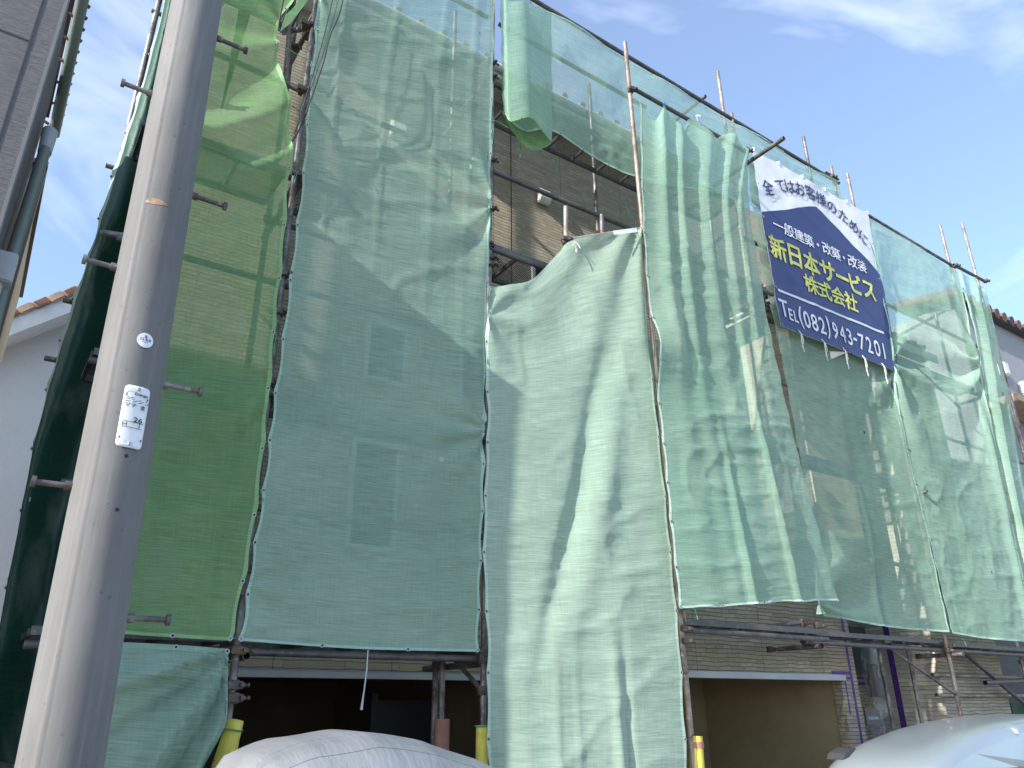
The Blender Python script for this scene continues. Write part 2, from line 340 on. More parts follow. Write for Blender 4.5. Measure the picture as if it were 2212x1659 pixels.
class Cloth:
    def __init__(s, rows, disp=None, wr=.012, seed=1, side=(0, -1, 0), pleat=0, crease=1.0):
        # rows: list of rows (top to bottom) of world points (left to right), same count each
        s.g = np.array(rows, float); s.disp = disp; s.wr = wr; s.seed = seed; s.side = np.array(side, float); s.crease = crease
        s.w = np.linalg.norm(s.g[len(rows)//2, -1]-s.g[len(rows)//2, 0]); s.h = np.linalg.norm(s.g[-1, 0]-s.g[0, 0])
        s.w = max(s.w, .2)
    def P(s, u, v, off=0.0):
        u = np.asarray(u, float); v = np.asarray(v, float)
        sh = u.shape; u = u.ravel(); v = v.ravel()
        out = np.zeros((len(u), 3)); rows = []
        nr = len(s.g)
        # interpolate every row at u, then down the columns at v
        R_ = np.stack([crom(s.g[i], u) for i in range(nr)])       # nr, n, 3
        n = nr-1; i = np.clip(np.floor(v*n).astype(int), 0, n-1); f = (v*n-i)[:, None]; ar = np.arange(len(u))
        q = lambda k: R_[np.clip(k, 0, n), ar]
        p0, p1, p2, p3 = q(i-1), q(i), q(i+1), q(i+2)
        if n == 1: out = p1*(1-f)+p2*f
        else: out = .5*((2*p1)+(p2-p0)*f+(2*p0-5*p1+4*p2-p3)*f**2+(3*p1-p0-3*p2+p3)*f**3)
        X = u*s.w; Z = v*s.h
        d = s.wr*fbm(X*1.3, Z*.8, s.seed) + s.wr*.35*fbm(X*5, Z*3.3, s.seed+9)
        # sharp little creases
        cr = 1-np.abs(2*vnoise(X*1.6+fbm(X, Z, 5)*1.2, Z*2.3, s.seed+20)); d = d + s.crease*.009*cr**6
        cr = 1-np.abs(2*vnoise(X*.8, Z*7+X*.7, s.seed+30)); d = d + s.crease*.006*cr**8
        edge = np.minimum(np.minimum(u, 1-u)*s.w, .25)/.25; d = d*(.25+.75*edge)
        if s.disp is not None: d = d + s.disp(u, v, X, Z)
        out = out + s.side[None, :]*(d+off)[:, None]
        # the edge hangs in scallops between its eyelets
        sc_ = .018*np.abs(np.sin(np.pi*Z/.45)); out[:, 0] += sc_*(np.exp(-X/.10) - np.exp(-(s.w-X)/.10))
        return out.reshape(sh+(3,))
    def mesh(s, name, mat, parent, u0=0, u1=1, v0=0, v1=1, off=0.0, res=.028):
        nu = max(3, int((u1-u0)*s.w/res)); nv = max(3, int((v1-v0)*s.h/res))
        U, V = np.meshgrid(np.linspace(u0, u1, nu+1), np.linspace(v0, v1, nv+1))
        P = s.P(U, V, off).reshape(-1, 3)
        a = np.arange(nv)[:, None]*(nu+1)+np.arange(nu)[None, :]; F = np.stack([a, a+1, a+nu+2, a+nu+1], -1).reshape(-1, 4)
        me = bpy.data.meshes.new(name); me.vertices.add(len(P)); me.vertices.foreach_set('co', P.ravel())
        me.loops.add(F.size); me.loops.foreach_set('vertex_index', F.ravel().astype(np.int32)); me.polygons.add(len(F))
        me.polygons.foreach_set('loop_start', np.arange(0, F.size, 4, dtype=np.int32)); me.polygons.foreach_set('loop_total', np.full(len(F), 4, dtype=np.int32))
        me.polygons.foreach_set('use_smooth', np.ones(len(F), bool)); me.update()
        uvl = me.uv_layers.new(name='UVMap'); uv = np.stack([U*s.w+s.seed*3.3, V*s.h+s.seed*1.7], -1).reshape(-1, 2)[F.ravel()]; uvl.data.foreach_set('uv', uv.ravel())
        me.validate(); return link(name, me, mat, parent)
ring_cache = {}
def eyelet(P, parent, r=.013):
    key = 'e'
    if key not in ring_cache:
        mb = MB(); n = 14
        vs = []; 
        for k in range(n):
            a = 2*math.pi*k/n; vs += [(math.cos(a)*.008, 0, math.sin(a)*.008), (math.cos(a)*.011, -.002, math.sin(a)*.011), (math.cos(a)*.014, 0, math.sin(a)*.014)]
        fs = []
        for k in range(n):
            j = (k+1) % n; fs += [(3*k, 3*j, 3*j+1, 3*k+1), (3*k+1, 3*j+1, 3*j+2, 3*k+2)]
        mb.add(vs, fs, 0, True); mb.add([(math.cos(2*math.pi*k/n)*.008, .0005, math.sin(2*math.pi*k/n)*.008) for k in range(n)], [tuple(range(n))], 1)
        me = bpy.data.meshes.new('eyelet'); me.from_pydata(mb.v, [], mb.f); me.polygons.foreach_set('material_index', mb.m); me.materials.append(M['trim']); me.materials.append(M['black']); ring_cache[key] = me
    o = bpy.data.objects.new('eyelet', ring_cache[key]); COL.objects.link(o); o.parent = parent; o.location = Vector(P)-parent.location
    return o
def cordpts(a, b, sag=.03, n=6):
    a = Vector(a); b = Vector(b); return [a.lerp(b, i/n) + Vector((0, 0, -sag*math.sin(math.pi*i/n))) for i in range(n+1)]
def sheet(name, label, rows, mat, hem, cat='safety net', hems='LRB', ties=None, group='green safety nets hung on the scaffold', step=.45, hw=.045, **kw):
    c = Cloth(rows, **kw); o0 = c.P(np.array([.5]), np.array([1.0]))[0]
    root = empty(name, tuple(o0), label, cat, group)
    c.mesh('net_panel', M[mat], root)
    e = .0025
    for s_ in hems:
        wu = hw/c.w; wv = hw/c.h
        rng = {'L': (0, wu, 0, 1), 'R': (1-wu, 1, 0, 1), 'T': (0, 1, 0, wv), 'B': (0, 1, 1-wv, 1)}[s_]
        c.mesh('hem', M[hem], root, *rng, off=e+(.001 if s_ in 'TB' else 0), res=.022)
    n = int(c.h/step)
    for s_ in hems:
        if s_ in 'LR':
            for k in range(n+1):
                v = (k+.12)/(n+.2); u = .022/c.w if s_ == 'L' else 1-.022/c.w
                if v > 1: continue
                p = c.P(np.array([u]), np.array([v]), .006)[0]; eyelet(p, root)
                if ties and s_ in ties:
                    tx = ties[s_]
                    mb = MB(); q = (tx, p[1]+.03, p[2]+random.uniform(-.01, .04)); mb.tube(cordpts(p, q, .01, 4), .0035, 5)
                    if random.random() < .35: mb.tube(cordpts(q, (tx+random.uniform(-.05, .05), q[1]-.03, q[2]-random.uniform(.08, .25)), -.02, 4), .003, 5)
                    mb.build('tie_cord', M['cord' if random.random() < .5 else 'clamp'], root)
        else:
            m_ = max(2, int(c.w/step))
            for k in range(m_+1):
                u = (k+.06)/(m_+.12); v = .022/c.h if s_ == 'T' else 1-.022/c.h
                eyelet(c.P(np.array([u]), np.array([v]), .006)[0], root)
    return root, c
def rowpx(pts, Y):                     # points of one row of a sheet; Y a number or one per point
    return [tuple(at(px, py, (Y[i] if isinstance(Y, (list, tuple)) else Y))) for i, (px, py) in enumerate(pts)]
def gs(x, c, w): return np.exp(-((x-c)/w)**2)
def tens(X, Z, cx, cz, amp, k, L_, ph=0.):
    dx = X-cx; dz = Z-cz; r = np.hypot(dx, dz)+1e-6; return amp*np.sin(k*np.arctan2(dz, dx)+ph)*(r/(r+.12))*np.exp(-r/L_)

FY = 5.0
# --- 1 teal net between the first two poles
def d1(u, v, X, Z):
    W_ = X.max() if X.size > 50 else 1.8
    d = tens(X, Z, 0, 1.0, .03, 7, .5, .4) + tens(X, Z, 1.78, 4.6, .05, 9, .45) + tens(X, Z, 0, 6.2, .02, 6, .7) + tens(X, Z, 1.78, 2.7, .05, 8, .40)
    for x0, a, w in ((.36, .016, .02), (.80, .013, .016), (1.22, .014, .018), (1.50, .012, .02)):
        d = d + a*gs(X, x0 - .04*Z*.4, w)*np.clip(1.15-Z/4.6, 0, 1)
    d = d - .015*np.sin(np.pi*u)*np.clip(Z/6, 0, 1) + .012*np.sin(Z*5)*np.exp(-X/.3)
    return d
rows = [rowpx([(693, -260), (885, -230), (1070, -200)], 4.96), rowpx([(688, -60), (885, -40), (1070, -10)], 4.96), rowpx([(672, 130), (862, 150), (1066, 180)], 4.96), rowpx([(655, 330), (850, 360), (1062, 400)], 4.96),
        rowpx([(632, 540), (840, 580), (1054, 625)], 4.96), rowpx([(600, 780), (830, 820), (1050, 850)], 4.95), rowpx([(575, 980), (812, 1010), (1046, 1030)], 4.93), rowpx([(545, 1190), (800, 1220), (1040, 1230)], 4.93), rowpx([(513, 1384), (790, 1402), (1034, 1408)], 4.93)]
sheet('safety_net', 'long blue-green net left of centre, with two windows showing through its lower half', rows, 'teal', 'hemteal', disp=d1, wr=.007, crease=1.5, seed=1, ties={'L': 1.37, 'R': 3.17})

# --- 2 yellow-green net beside the utility pole
def d2(u, v, X, Z):
    d = tens(X, Z, 1.1, .9, .07, 9, .9) + tens(X, Z, 1.15, 3.7, .03, 7, .6) + .09*np.clip(1-np.abs((Z-(2.4-.8*X))/.22), 0, 1)*(Z < 3) + .10*np.clip(1-np.abs((Z-(1.3+.6*(1-X)))/.20), 0, 1)
    return d - .04*np.sin(np.pi*u)
rows = [rowpx([(420, -170), (560, -120), (668, -20)], 4.97), rowpx([(385, 30), (500, 40), (602, 62)], 4.93), rowpx([(355, 230), (500, 260), (628, 290)], 4.93), rowpx([(335, 440), (480, 470), (618, 500)], 4.93), rowpx([(310, 660), (455, 680), (598, 700)], 4.93),
        rowpx([(290, 890), (430, 900), (578, 915)], 4.93), rowpx([(270, 1130), (400, 1140), (548, 1160)], 4.93), rowpx([(250, 1368), (375, 1376), (503, 1384)], 4.93)]
sheet('safety_net', 'yellow-green net directly right of the concrete utility pole', rows, 'green', 'hemgreen', disp=d2, seed=2, ties={'R': 1.38})
# green strap folded back to the pole at the top
rows = [rowpx([(655, -40), (690, -40)], 4.9), rowpx([(640, 0), (668, 3)], 4.9), rowpx([(616, 34), (634, 44)], 4.9), rowpx([(600, 66), (606, 74)], 4.9)]
c = Cloth(rows, wr=.004, seed=3); o = c.mesh('net_strap', M['hemgreen'], None, res=.02); tag(o, 'bright twisted green strip of net pulled up to the first scaffold pole', 'net strip')

# --- 3 small net under the yellow-green one
def d3(u, v, X, Z):
    x = 1-u; z = v*.9+.02; r = np.hypot(x, z); th = np.arctan2(z, x)
    d = 0
    for a0, am, w in ((.38, .16, .07), (.72, -.08, .06), (.98, .15, .07), (1.25, -.08, .05), (1.42, .10, .05)): d = d + am*gs(th, a0, w)*np.clip(r*1.6, 0, 1)
    return d + .02*fbm(X*3, Z*3, 4)
rows = [rowpx([(230, 1386), (380, 1393), (493, 1402)], 4.9), rowpx([(215, 1470), (370, 1480), (498, 1500)], 4.88), rowpx([(200, 1560), (350, 1570), (484, 1572)], 4.82), rowpx([(180, 1690), (320, 1700), (430, 1690)], 4.8)]
sheet('safety_net', 'dark green net low beside the utility pole, its corner drawn up over the yellow padding', rows, 'teal', 'teal', disp=d3, seed=4, hems='TR', ties={'R': 1.38})

# --- 4 side net round the left corner of the scaffold, its shade painted into the colour
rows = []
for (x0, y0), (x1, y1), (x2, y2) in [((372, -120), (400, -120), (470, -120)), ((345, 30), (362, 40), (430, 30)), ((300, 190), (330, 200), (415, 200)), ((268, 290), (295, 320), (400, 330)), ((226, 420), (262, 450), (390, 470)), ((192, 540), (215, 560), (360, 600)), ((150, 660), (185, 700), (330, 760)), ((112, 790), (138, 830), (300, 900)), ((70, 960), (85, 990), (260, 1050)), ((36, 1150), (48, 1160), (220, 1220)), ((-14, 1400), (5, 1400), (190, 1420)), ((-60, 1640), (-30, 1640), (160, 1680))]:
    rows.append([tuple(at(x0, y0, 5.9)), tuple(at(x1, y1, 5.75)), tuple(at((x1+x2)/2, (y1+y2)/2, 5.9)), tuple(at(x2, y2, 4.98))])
sheet('safety_net', 'green net with painted-in shade, wrapped round the far left corner of the scaffold', rows, 'shadepaint', 'hemmint', hems='L', disp=lambda u, v, X, Z: .05*np.sin(X*9+fbm(X, Z, 2)*4)*u, seed=5, wr=.03, hw=.13)  # dark panel and wide pale hem carry the net's shade and sunlit edge as colour

# --- 5 pale mint net hanging to the ground
def d5(u, v, X, Z):
    d = tens(X, Z, 1.75, -.1, .05, 11, .8, 1.2) + tens(X, Z, 0, .3, .03, 7, .7)
    t_ = Z
    d = d + .05*gs(X, 1.55-.30*np.clip(t_-.3, 0, 3), .13)*np.clip(1-np.abs(t_-1.7)/1.7, 0, 1)      # long slanting fold
    d = d - .05*gs(X, 1.32-.30*np.clip(t_-.3, 0, 3), .08)*np.clip(1-np.abs(t_-1.9)/1.6, 0, 1)
    low = np.clip((t_-2.6)/1.2, 0, 1)
    d = d + low*(.014*gs(X, .62, .03) + .012*gs(X, .80, .02) + .03*gs(X, 1.12+.04*(t_-3), .035) - .035*gs(X, 1.22+.04*(t_-3), .025) + .015*gs(X, .35, .1))
    return d
rows = [rowpx([(1052, 618), (1100, 615), (1150, 603), (1205, 548), (1232, 521), (1310, 506), (1386, 492)], [4.96, 4.95, 4.93, 4.88, 4.84, 4.76, 4.70]),
        rowpx([(1048, 760), (1110, 755), (1170, 745), (1230, 735), (1290, 725), (1345, 720), (1400, 715)], [4.94, 4.93, 4.88, 4.85, 4.8, 4.76, 4.69]),
        rowpx([(1052, 900), (1115, 900), (1180, 898), (1240, 895), (1300, 890), (1360, 885), (1418, 880)], [4.93, 4.9, 4.86, 4.82, 4.78, 4.74, 4.68]),
        rowpx([(1045, 1050), (1115, 1055), (1185, 1060), (1250, 1062), (1315, 1060), (1380, 1055), (1436, 1050)], [4.93, 4.88, 4.82, 4.78, 4.74, 4.7, 4.66]),
        rowpx([(1042, 1210), (1112, 1212), (1185, 1215), (1255, 1216), (1325, 1216), (1392, 1212), (1452, 1210)], [4.92, 4.87, 4.82, 4.78, 4.72, 4.69, 4.66]),
        rowpx([(1050, 1380), (1118, 1380), (1190, 1382), (1260, 1384), (1335, 1384), (1404, 1382), (1468, 1378)], [4.92, 4.86, 4.8, 4.76, 4.7, 4.68, 4.66]),
        rowpx([(1050, 1560), (1120, 1562), (1195, 1564), (1268, 1565), (1342, 1565), (1412, 1562), (1480, 1560)], [4.92, 4.85, 4.78, 4.74, 4.69, 4.67, 4.66]),
        rowpx([(1058, 1760), (1128, 1760), (1200, 1760), (1275, 1760), (1350, 1760), (1420, 1760), (1490, 1760)], [4.92, 4.84, 4.77, 4.72, 4.68, 4.66, 4.66])]
sheet('safety_net', 'pale mint net with a slanting top edge, hanging to the ground in the middle', rows, 'mint', 'hemmint', hems='LR', disp=d5, seed=6, wr=.012, crease=1.3, ties={'L': 3.16, 'R': 4.92})

# --- 6 tall pleated net on the short upper pipe
def d6(u, v, X, Z):
    d = 0
    pl = np.clip(1.05-Z/3.6, .16, 1)*.85
    for u0, u1, a, w in ((.20, .20, .10, .05), (.36, .36, .10, .035), (.60, .52, .09, .05), (.78, .68, .08, .035), (.90, .80, .06, .03)):
        d = d + a*pl*gs(u, u0+(u1-u0)*v, w*(1+.6*v))
    d = d + .05*gs(u, .44, .02)*np.clip((Z-3)/2, 0, 1) + .05*gs(u, .72, .015)*np.clip((Z-2)/2, 0, 1)
    return d + .10*gs(Z, 2.6, .3)*gs(u, .0, .25) + .05*np.sin(np.pi*u)*(Z/5)
rows = [rowpx([(1380, 214), (1412, 262), (1428, 224), (1465, 285), (1492, 256), (1535, 300), (1570, 292), (1606, 322), (1616, 345)], 4.66),
        rowpx([(1384, 400), (1414, 410), (1440, 415), (1468, 420), (1498, 425), (1530, 430), (1560, 436), (1592, 440), (1620, 446)], 4.62),
        rowpx([(1394, 590), (1424, 595), (1452, 600), (1484, 604), (1518, 608), (1552, 612), (1586, 618), (1618, 625), (1648, 632)], 4.60),
        rowpx([(1410, 780), (1442, 782), (1474, 786), (1508, 790), (1544, 794), (1580, 798), (1616, 802), (1652, 808), (1686, 815)], 4.58),
        rowpx([(1430, 960), (1464, 962), (1500, 965), (1538, 968), (1578, 972), (1616, 976), (1654, 980), (1692, 986), (1728, 992)], 4.56),
        rowpx([(1446, 1130), (1484, 1132), (1524, 1135), (1564, 1138), (1606, 1141), (1648, 1145), (1690, 1148), (1732, 1150), (1772, 1155)], 4.54),
        rowpx([(1466, 1314), (1505, 1313), (1548, 1312), (1592, 1308), (1636, 1306), (1680, 1300), (1724, 1302), (1768, 1298), (1812, 1298)], 4.54)]
sheet('safety_net', 'tall net gathered in long pleats on a short pipe, left of the banner', rows, 'sage', 'hemmint', hems='LB', disp=d6, seed=7, wr=.014, crease=1.3, ties={'L': 4.92})

# --- 7 net below the banner
def d7(u, v, X, Z): return tens(X, Z, 2.5, 2.2, .07, 8, .8) + tens(X, Z, 0, 5.6, .08, 7, .9) - .06*np.sin(np.pi*u)*v + .03*gs(X, 1.2, .03)*(Z > 4)
rows = [rowpx([(1612, 345), (1740, 405), (1868, 472)], 5.04), rowpx([(1640, 560), (1770, 610), (1900, 660)], 5.04), rowpx([(1680, 740), (1805, 780), (1926, 815)], 5.02), rowpx([(1715, 930), (1840, 960), (1962, 985)], 4.98), rowpx([(1745, 1140), (1880, 1155), (2010, 1175)], 4.96), rowpx([(1770, 1326), (1910, 1352), (2052, 1366)], 4.95)]
sheet('safety_net', 'sheer net hanging from behind the banner down to the lowest walkway', rows, 'thin', 'hemteal', hems='RB', disp=d7, seed=8, wr=.02, ties={'R': 9.9})
# --- 8 wide net at the right
def d8(u, v, X, Z): return tens(X, Z, 0, 2.2, .09, 7, .9) + tens(X, Z, 2.5, 1.8, .12, 8, .9, 1) + .05*gs(X, 2.2, .1)*np.clip(Z/3, 0, 1)
rows = [rowpx([(1874, 470), (1970, 525), (2066, 586)], 4.98), rowpx([(1900, 640), (2000, 680), (2098, 720)], 4.98), rowpx([(1932, 815), (2030, 840), (2124, 860)], 4.96), rowpx([(1972, 1020), (2070, 1040), (2166, 1050)], 4.95), rowpx([(2014, 1190), (2110, 1205), (2200, 1215)], 4.94), rowpx([(2056, 1368), (2150, 1382), (2240, 1388)], 4.93)]
sheet('safety_net', 'wide net right of the banner, sagging between two seams', rows, 'sage', 'hemteal', hems='LRB', disp=d8, seed=9, wr=.025, ties={'R': 12.4})
# --- 9 narrow corner net at the far right
rows = [rowpx([(2066, 584), (2100, 600), (2124, 622)], [4.97, 4.95, 5.02]), rowpx([(2100, 720), (2130, 735), (2152, 745)], [4.97, 4.92, 5.0]), rowpx([(2128, 860), (2158, 870), (2180, 880)], [4.95, 4.88, 5.0]), rowpx([(2170, 1050), (2195, 1055), (2214, 1060)], [4.94, 4.88, 5.0]), rowpx([(2206, 1215), (2235, 1220), (2262, 1225)], [4.94, 4.88, 5.0]), rowpx([(2244, 1385), (2275, 1390), (2310, 1392)], [4.93, 4.88, 5.0])]
sheet('safety_net', 'narrow crumpled net at the far right corner of the scaffold', rows, 'thin', 'hemteal', hems='L', disp=lambda u, v, X, Z: .04*np.sin(X*18+Z), seed=10, wr=.03)

# --- inner crumpled net behind the mint and pleated ones
rows = [rowpx([(1196, 742), (1262, 702), (1350, 718), (1440, 742), (1520, 775), (1596, 826)], 5.43), rowpx([(1196, 860), (1270, 850), (1360, 855), (1450, 870), (1540, 890), (1620, 920)], 5.43), rowpx([(1196, 1010), (1280, 1010), (1375, 1015), (1470, 1020), (1560, 1030), (1650, 1045)], 5.43), rowpx([(1196, 1240), (1290, 1240), (1390, 1242), (1490, 1245), (1585, 1248), (1680, 1252)], 5.43)]
sheet('safety_net', 'crumpled inner net showing faintly behind the mint net and the pleated net', rows, 'teal', 'hemteal', hems='T', disp=lambda u, v, X, Z: .03*np.sin(X*11+Z*2), seed=14, wr=.04, crease=2)

# --- 10 upper net under the top rail
def d10(u, v, X, Z): return -.02*np.sin(u*30)*(1-v)
ry = 5.07
top = [(1078, -30), (1125, -8), (1170, 14), (1300, 90), (1440, 178), (1580, 262), (1700, 333), (1808, 395)]
bot = [(1085, 245), (1130, 282), (1195, 285), (1290, 345), (1400, 392), (1560, 420), (1720, 480), (1830, 460)]
mid = [((a[0]+b[0])/2, (a[1]+b[1])/2) for a, b in zip(top, bot)]
sheet('safety_net', 'long strip of net under the top rail, sky and roof tiles showing through', [rowpx(top, ry), rowpx(mid, ry-.02), rowpx(bot, ry-.03)], 'thin', 'hemteal', hems='TB', disp=d10, seed=11, wr=.03)
# --- 11 doubled, rolled piece at its left end
rows = []
for k in range(9):
    f = k/8
    rows.append([tuple(at(1080+6*f, -10+255*f, 5.02)), tuple(at(1100+4*f, 0+260*f, 4.92-.04*f)), tuple(at(1140+12*f, 8+262*f-12*f, 4.90-.04*f)), tuple(at(1192+2*f, 30+280*f, 5.02))])
sheet('safety_net', 'short doubled flap of net curling outwards beside the second scaffold pole', rows, 'sage', 'hemgreen', hems='B', disp=lambda u, v, X, Z: .015*np.sin(X*20), seed=12, wr=.015, crease=.6)
# back half of the roll
rows = []
for k in range(5):
    f = k/4
    rows.append([tuple(at(1086, 130+115*f, 5.025)), tuple(at(1106, 160+125*f, 5.06)), tuple(at(1150, 190+135*f, 5.065)), tuple(at(1194, 190+122*f, 5.04))])
c = Cloth(rows, wr=.01, seed=13); tag(c.mesh('net_flap_lining', M['green'], None), 'inner green side of the curled flap beside the second pole', 'net strip')

# ------------------------------------------------------------ scaffold
scaf = empty('scaffold', (5, 5.2, 0), 'steel tube scaffold with mesh walkways wrapped in green nets', 'scaffold')
def pole(name, a, b, mat='pipe', r=.0243):
    mb = MB(); mb.tube([a, b], r, 16, 0, .86); return mb.build(name, M[mat], scaf)
def clamp(p, ax=0):
    mb = MB(); x, y, z = p
    mb.tube([(x, y, z-.03), (x, y, z+.03)], .032, 12)
    mb.box((x-.045, y-.045, z-.022), (x+.045, y-.012, z+.022)); mb.box((x+.02, y-.07, z-.012), (x+.05, y-.02, z+.012)); mb.tube([(x+.03, y-.03, z), (x+.085, y-.03, z)], .009, 8); mb.tube([(x+.07, y-.03, z), (x+.085, y-.03, z)], .015, 6)
    return mb.build('coupler', M['clamp'], scaf, .003)
def pY(px, py, Y): return tuple(at(px, py, Y))
PX3 = 4.89
poles = [((1.40, 5.03, 0), (1.375, 5.03, 9.6), 'pipe'), ((3.16, 5.03, 0), (3.24, 5.03, 9.9), 'pipe'), ((4.93, 4.72, 0), pY(1350, 92, 4.72), 'pipebrown'), ((9.67, 5.06, 0), pY(1830, 376, 5.06), 'pipebrown'),
         ((12.25, 5.06, 0), pY(2030, 486, 5.06), 'pipebrown'), ((13.15, 5.06, 0), pY(2078, 482, 5.06), 'pipebrown'), ((.22, 5.95, 0), (.25, 5.95, 9.8), 'pipe'), ((7.0, 5.10, 5.6), pY(1580, 245, 5.10)) if 0 else ((7.0, 5.10, 5.6), pY(1580, 245, 5.10), 'pipebrown')]
for a, b, m_ in poles: pole('pole', a, b, m_)
for px in (1915, 1978): q = at(px, 1490, 5.5); pole('pole', (q[0], 5.5, 0), (q[0], 5.5, 2.3), 'pipe')
for X in (1.4, 3.16, 5.15, 7.2, 9.67, 12.2, 14.2):   # the inner row of poles
    pole('pole', (X, 5.72 if X < 8 else 5.38, 3.0 if 5 < X < 10 else 0), (X, 5.72 if X < 8 else 5.38, 9.0 if X < 9 else 7.6), 'pipe')
for px, py, m_ in ((1550, 155, 'pipebrown'), (1735, 295, 'pipe'), (1795, 360, 'pipebrown')):
    q = pY(px, py, 5.17); pole('pole', (q[0], q[1], 6.5), q, m_)
LV = [2.035, 3.72, 5.58, 7.55]
def deck(x0, x1, y0, y1, z, first=[1]):
    d = MB(); 
    for y in (y0, y1): d.box((x0, y-.018, z-.048), (x1, y+.018, z)); 
    e = empty('deck', (x0, y0, z), None, None); e.parent = scaf; e.location = Vector((x0, y0, z))-scaf.location
    d.build('deck_frame', M['pipedark'], e)
    n = max(2, int(round((x1-x0)/.38)))
    for k in range(n+1):
        x = x0+(x1-x0)*k/n; c_ = MB(); c_.box((x-.012, y0+.019, z-.05), (x+.012, y1-.019, z-.012)); c_.build('crossbar', M['pipedark'], e)
    s_ = MB(); s_.add([(x0, y0+.02, z-.006), (x1, y0+.02, z-.006), (x1, y1-.02, z-.006), (x0, y1-.02, z-.006)], [(0, 1, 2, 3)]); s_.build('deck_mesh', M['xmetal'], e)
for z in LV:
    for a, b in ((1.45, 3.12), (.30, 1.33)): deck(a, b, 5.12, 5.62, z)
    if z > 2: deck(3.22, 6.95 if z > 7 else 5.1, 5.12, 5.62, z)
for z in (2.30, 4.25, 6.15):
    deck(4.98 if z < 6 else 5.75, 6.95, 4.86, 5.36, z); deck(7.05, 9.6, 5.10, 5.36, z+.02)
    deck(9.72, 12.2, 5.10, 5.36, z); 
deck(12.3, 14.0, 5.10, 5.40, 2.3); deck(12.3, 14, 5.10, 5.40, 4.25)
def rail(a, b, mat='pipedark', r=.0243): return pole('rail', a, b, mat, r)
for z in LV:
    for dz in ((0.0, .9) if z > 2 else (.9,)):
        rail((.28, 5.085, z+dz-.1), (3.2, 5.085, z+dz-.1))
    for X in (1.4, 3.16): rail((X+.05, 4.99, z-.13), (X+.05, 6.0, z-.13), 'pipe'); clamp((X, 5.03, z-.1)); clamp((X, 5.72, z-.12))
rail(pY(1064, 370, 5.12), pY(1390, 506, 5.12)); rail((3.2, 5.09, 5.5), (5.1, 5.09, 5.5)); rail((3.2, 5.66, 5.43), (5.1, 5.66, 5.43)); rail((1.4, 5.66, 5.43), (3.2, 5.66, 5.43))
for z in (2.2, 4.15, 6.05):
    rail((4.95, 4.80, z), (7.0, 4.80, z)); rail((7.0, 5.09, z), (13.2, 5.09, z)); rail((7.0, 5.09, z+.95), (13.2, 5.09, z+.95), 'pipe')
    for X in (7.0, 9.67, 12.25): rail((X+.05, 4.9, z-.05), (X+.05, 5.43, z-.05), 'pipe'); clamp((X, 5.06, z)); clamp((X, 5.42 if X > 8 else 5.5, z-.05))
    clamp((4.93, 4.72, z))
# top rails
t0 = at(1062, -55, 5.10); t1 = at(1812, 396, 5.10); rail(tuple(t0), tuple(t1), 'pipedark', .026)
rail(pY(1078, 52, 5.14), pY(1395, 232, 5.14), 'pipe')
rail(pY(1366, 190, 4.68), pY(1614, 330, 4.68), 'pipedark'); clamp(pY(1362, 195, 4.70)); clamp(pY(1612, 326, 4.68))
q = atx(1694, 299, pY(1614, 330, 4.68)[0]+.05); p_ = pY(1612, 330, 4.68); rail((q[0], p_[1]+.6, p_[2]-.09), (q[0], float(q[1]), p_[2]-.09), 'pipedark', .027)
q = at(1524, 205, 5.05); rail((q[0], 5.7, q[2]-.02), (q[0], 5.05, q[2]-.02), 'pipedark')
rail(pY(1870, 462, 5.03), pY(2064, 578, 5.03), 'pipe'); rail(pY(2060, 572, 4.98), pY(2130, 609, 4.98), 'pipedark', .027); clamp(pY(2128, 607, 4.98)); clamp(pY(2064, 574, 4.98)); clamp(pY(1797, 383, 5.12))
q = at(1812, 382, 5.1); rail((q[0]-.25, 5.15, q[2]), (q[0]+.05, 5.15, q[2]), 'pipedark')
for px, py in ((1680, 236),): pass
rail(pY(1904, 745, 5.5), pY(2100, 640, 5.4), 'pipe')                     # sloping brace behind the right net
rail(pY(1400, 640, 5.3), pY(1600, 480, 5.3), 'pipe')
# posts above the slanted top of the mint net
for px, y0, y1, m_ in ((1222, 447, 540, 'pipebrown'), (1300, 465, 520, 'pipe')): pole('pole', pY(px, y0, 4.92), pY(px+1, y1, 4.92), m_, .024)
rail(pY(1214, 521, 4.90), pY(1390, 494, 4.76), 'pipebrown'); clamp(pY(1220, 519, 4.90))
# small steel at the first pole, top left
rail(pY(618, 180, 5.1), pY(650, 196, 5.05), 'pipedark', .026); clamp(pY(652, 196, 5.03)); clamp(pY(660, 55, 5.05)); rail(pY(612, 70, 5.4), pY(668, 60, 5.1), 'pipe'); rail(pY(626, 60, 5.3), pY(617, 175, 5.3), 'pipebrown')
rail(pY(640, -20, 5.25), pY(606, 70, 5.5), 'pipedark', .018); rail(pY(655, -20, 5.15), pY(625, 75, 5.4), 'pipedark', .018)
for py in (590, 675, 830, 1235): clamp(tuple(at(1.0, 1.0, 5.0)*0 + np.array([1.392, 5.03, at(600, py, 5.03)[2]])))
for py in (140, 170, 350, 455, 560, 575): clamp((3.20, 5.03, float(at(1065, py, 5.03)[2])))
for py in (1385,): 
    clamp((4.93, 4.72, float(at(1480, py, 4.72)[2])))
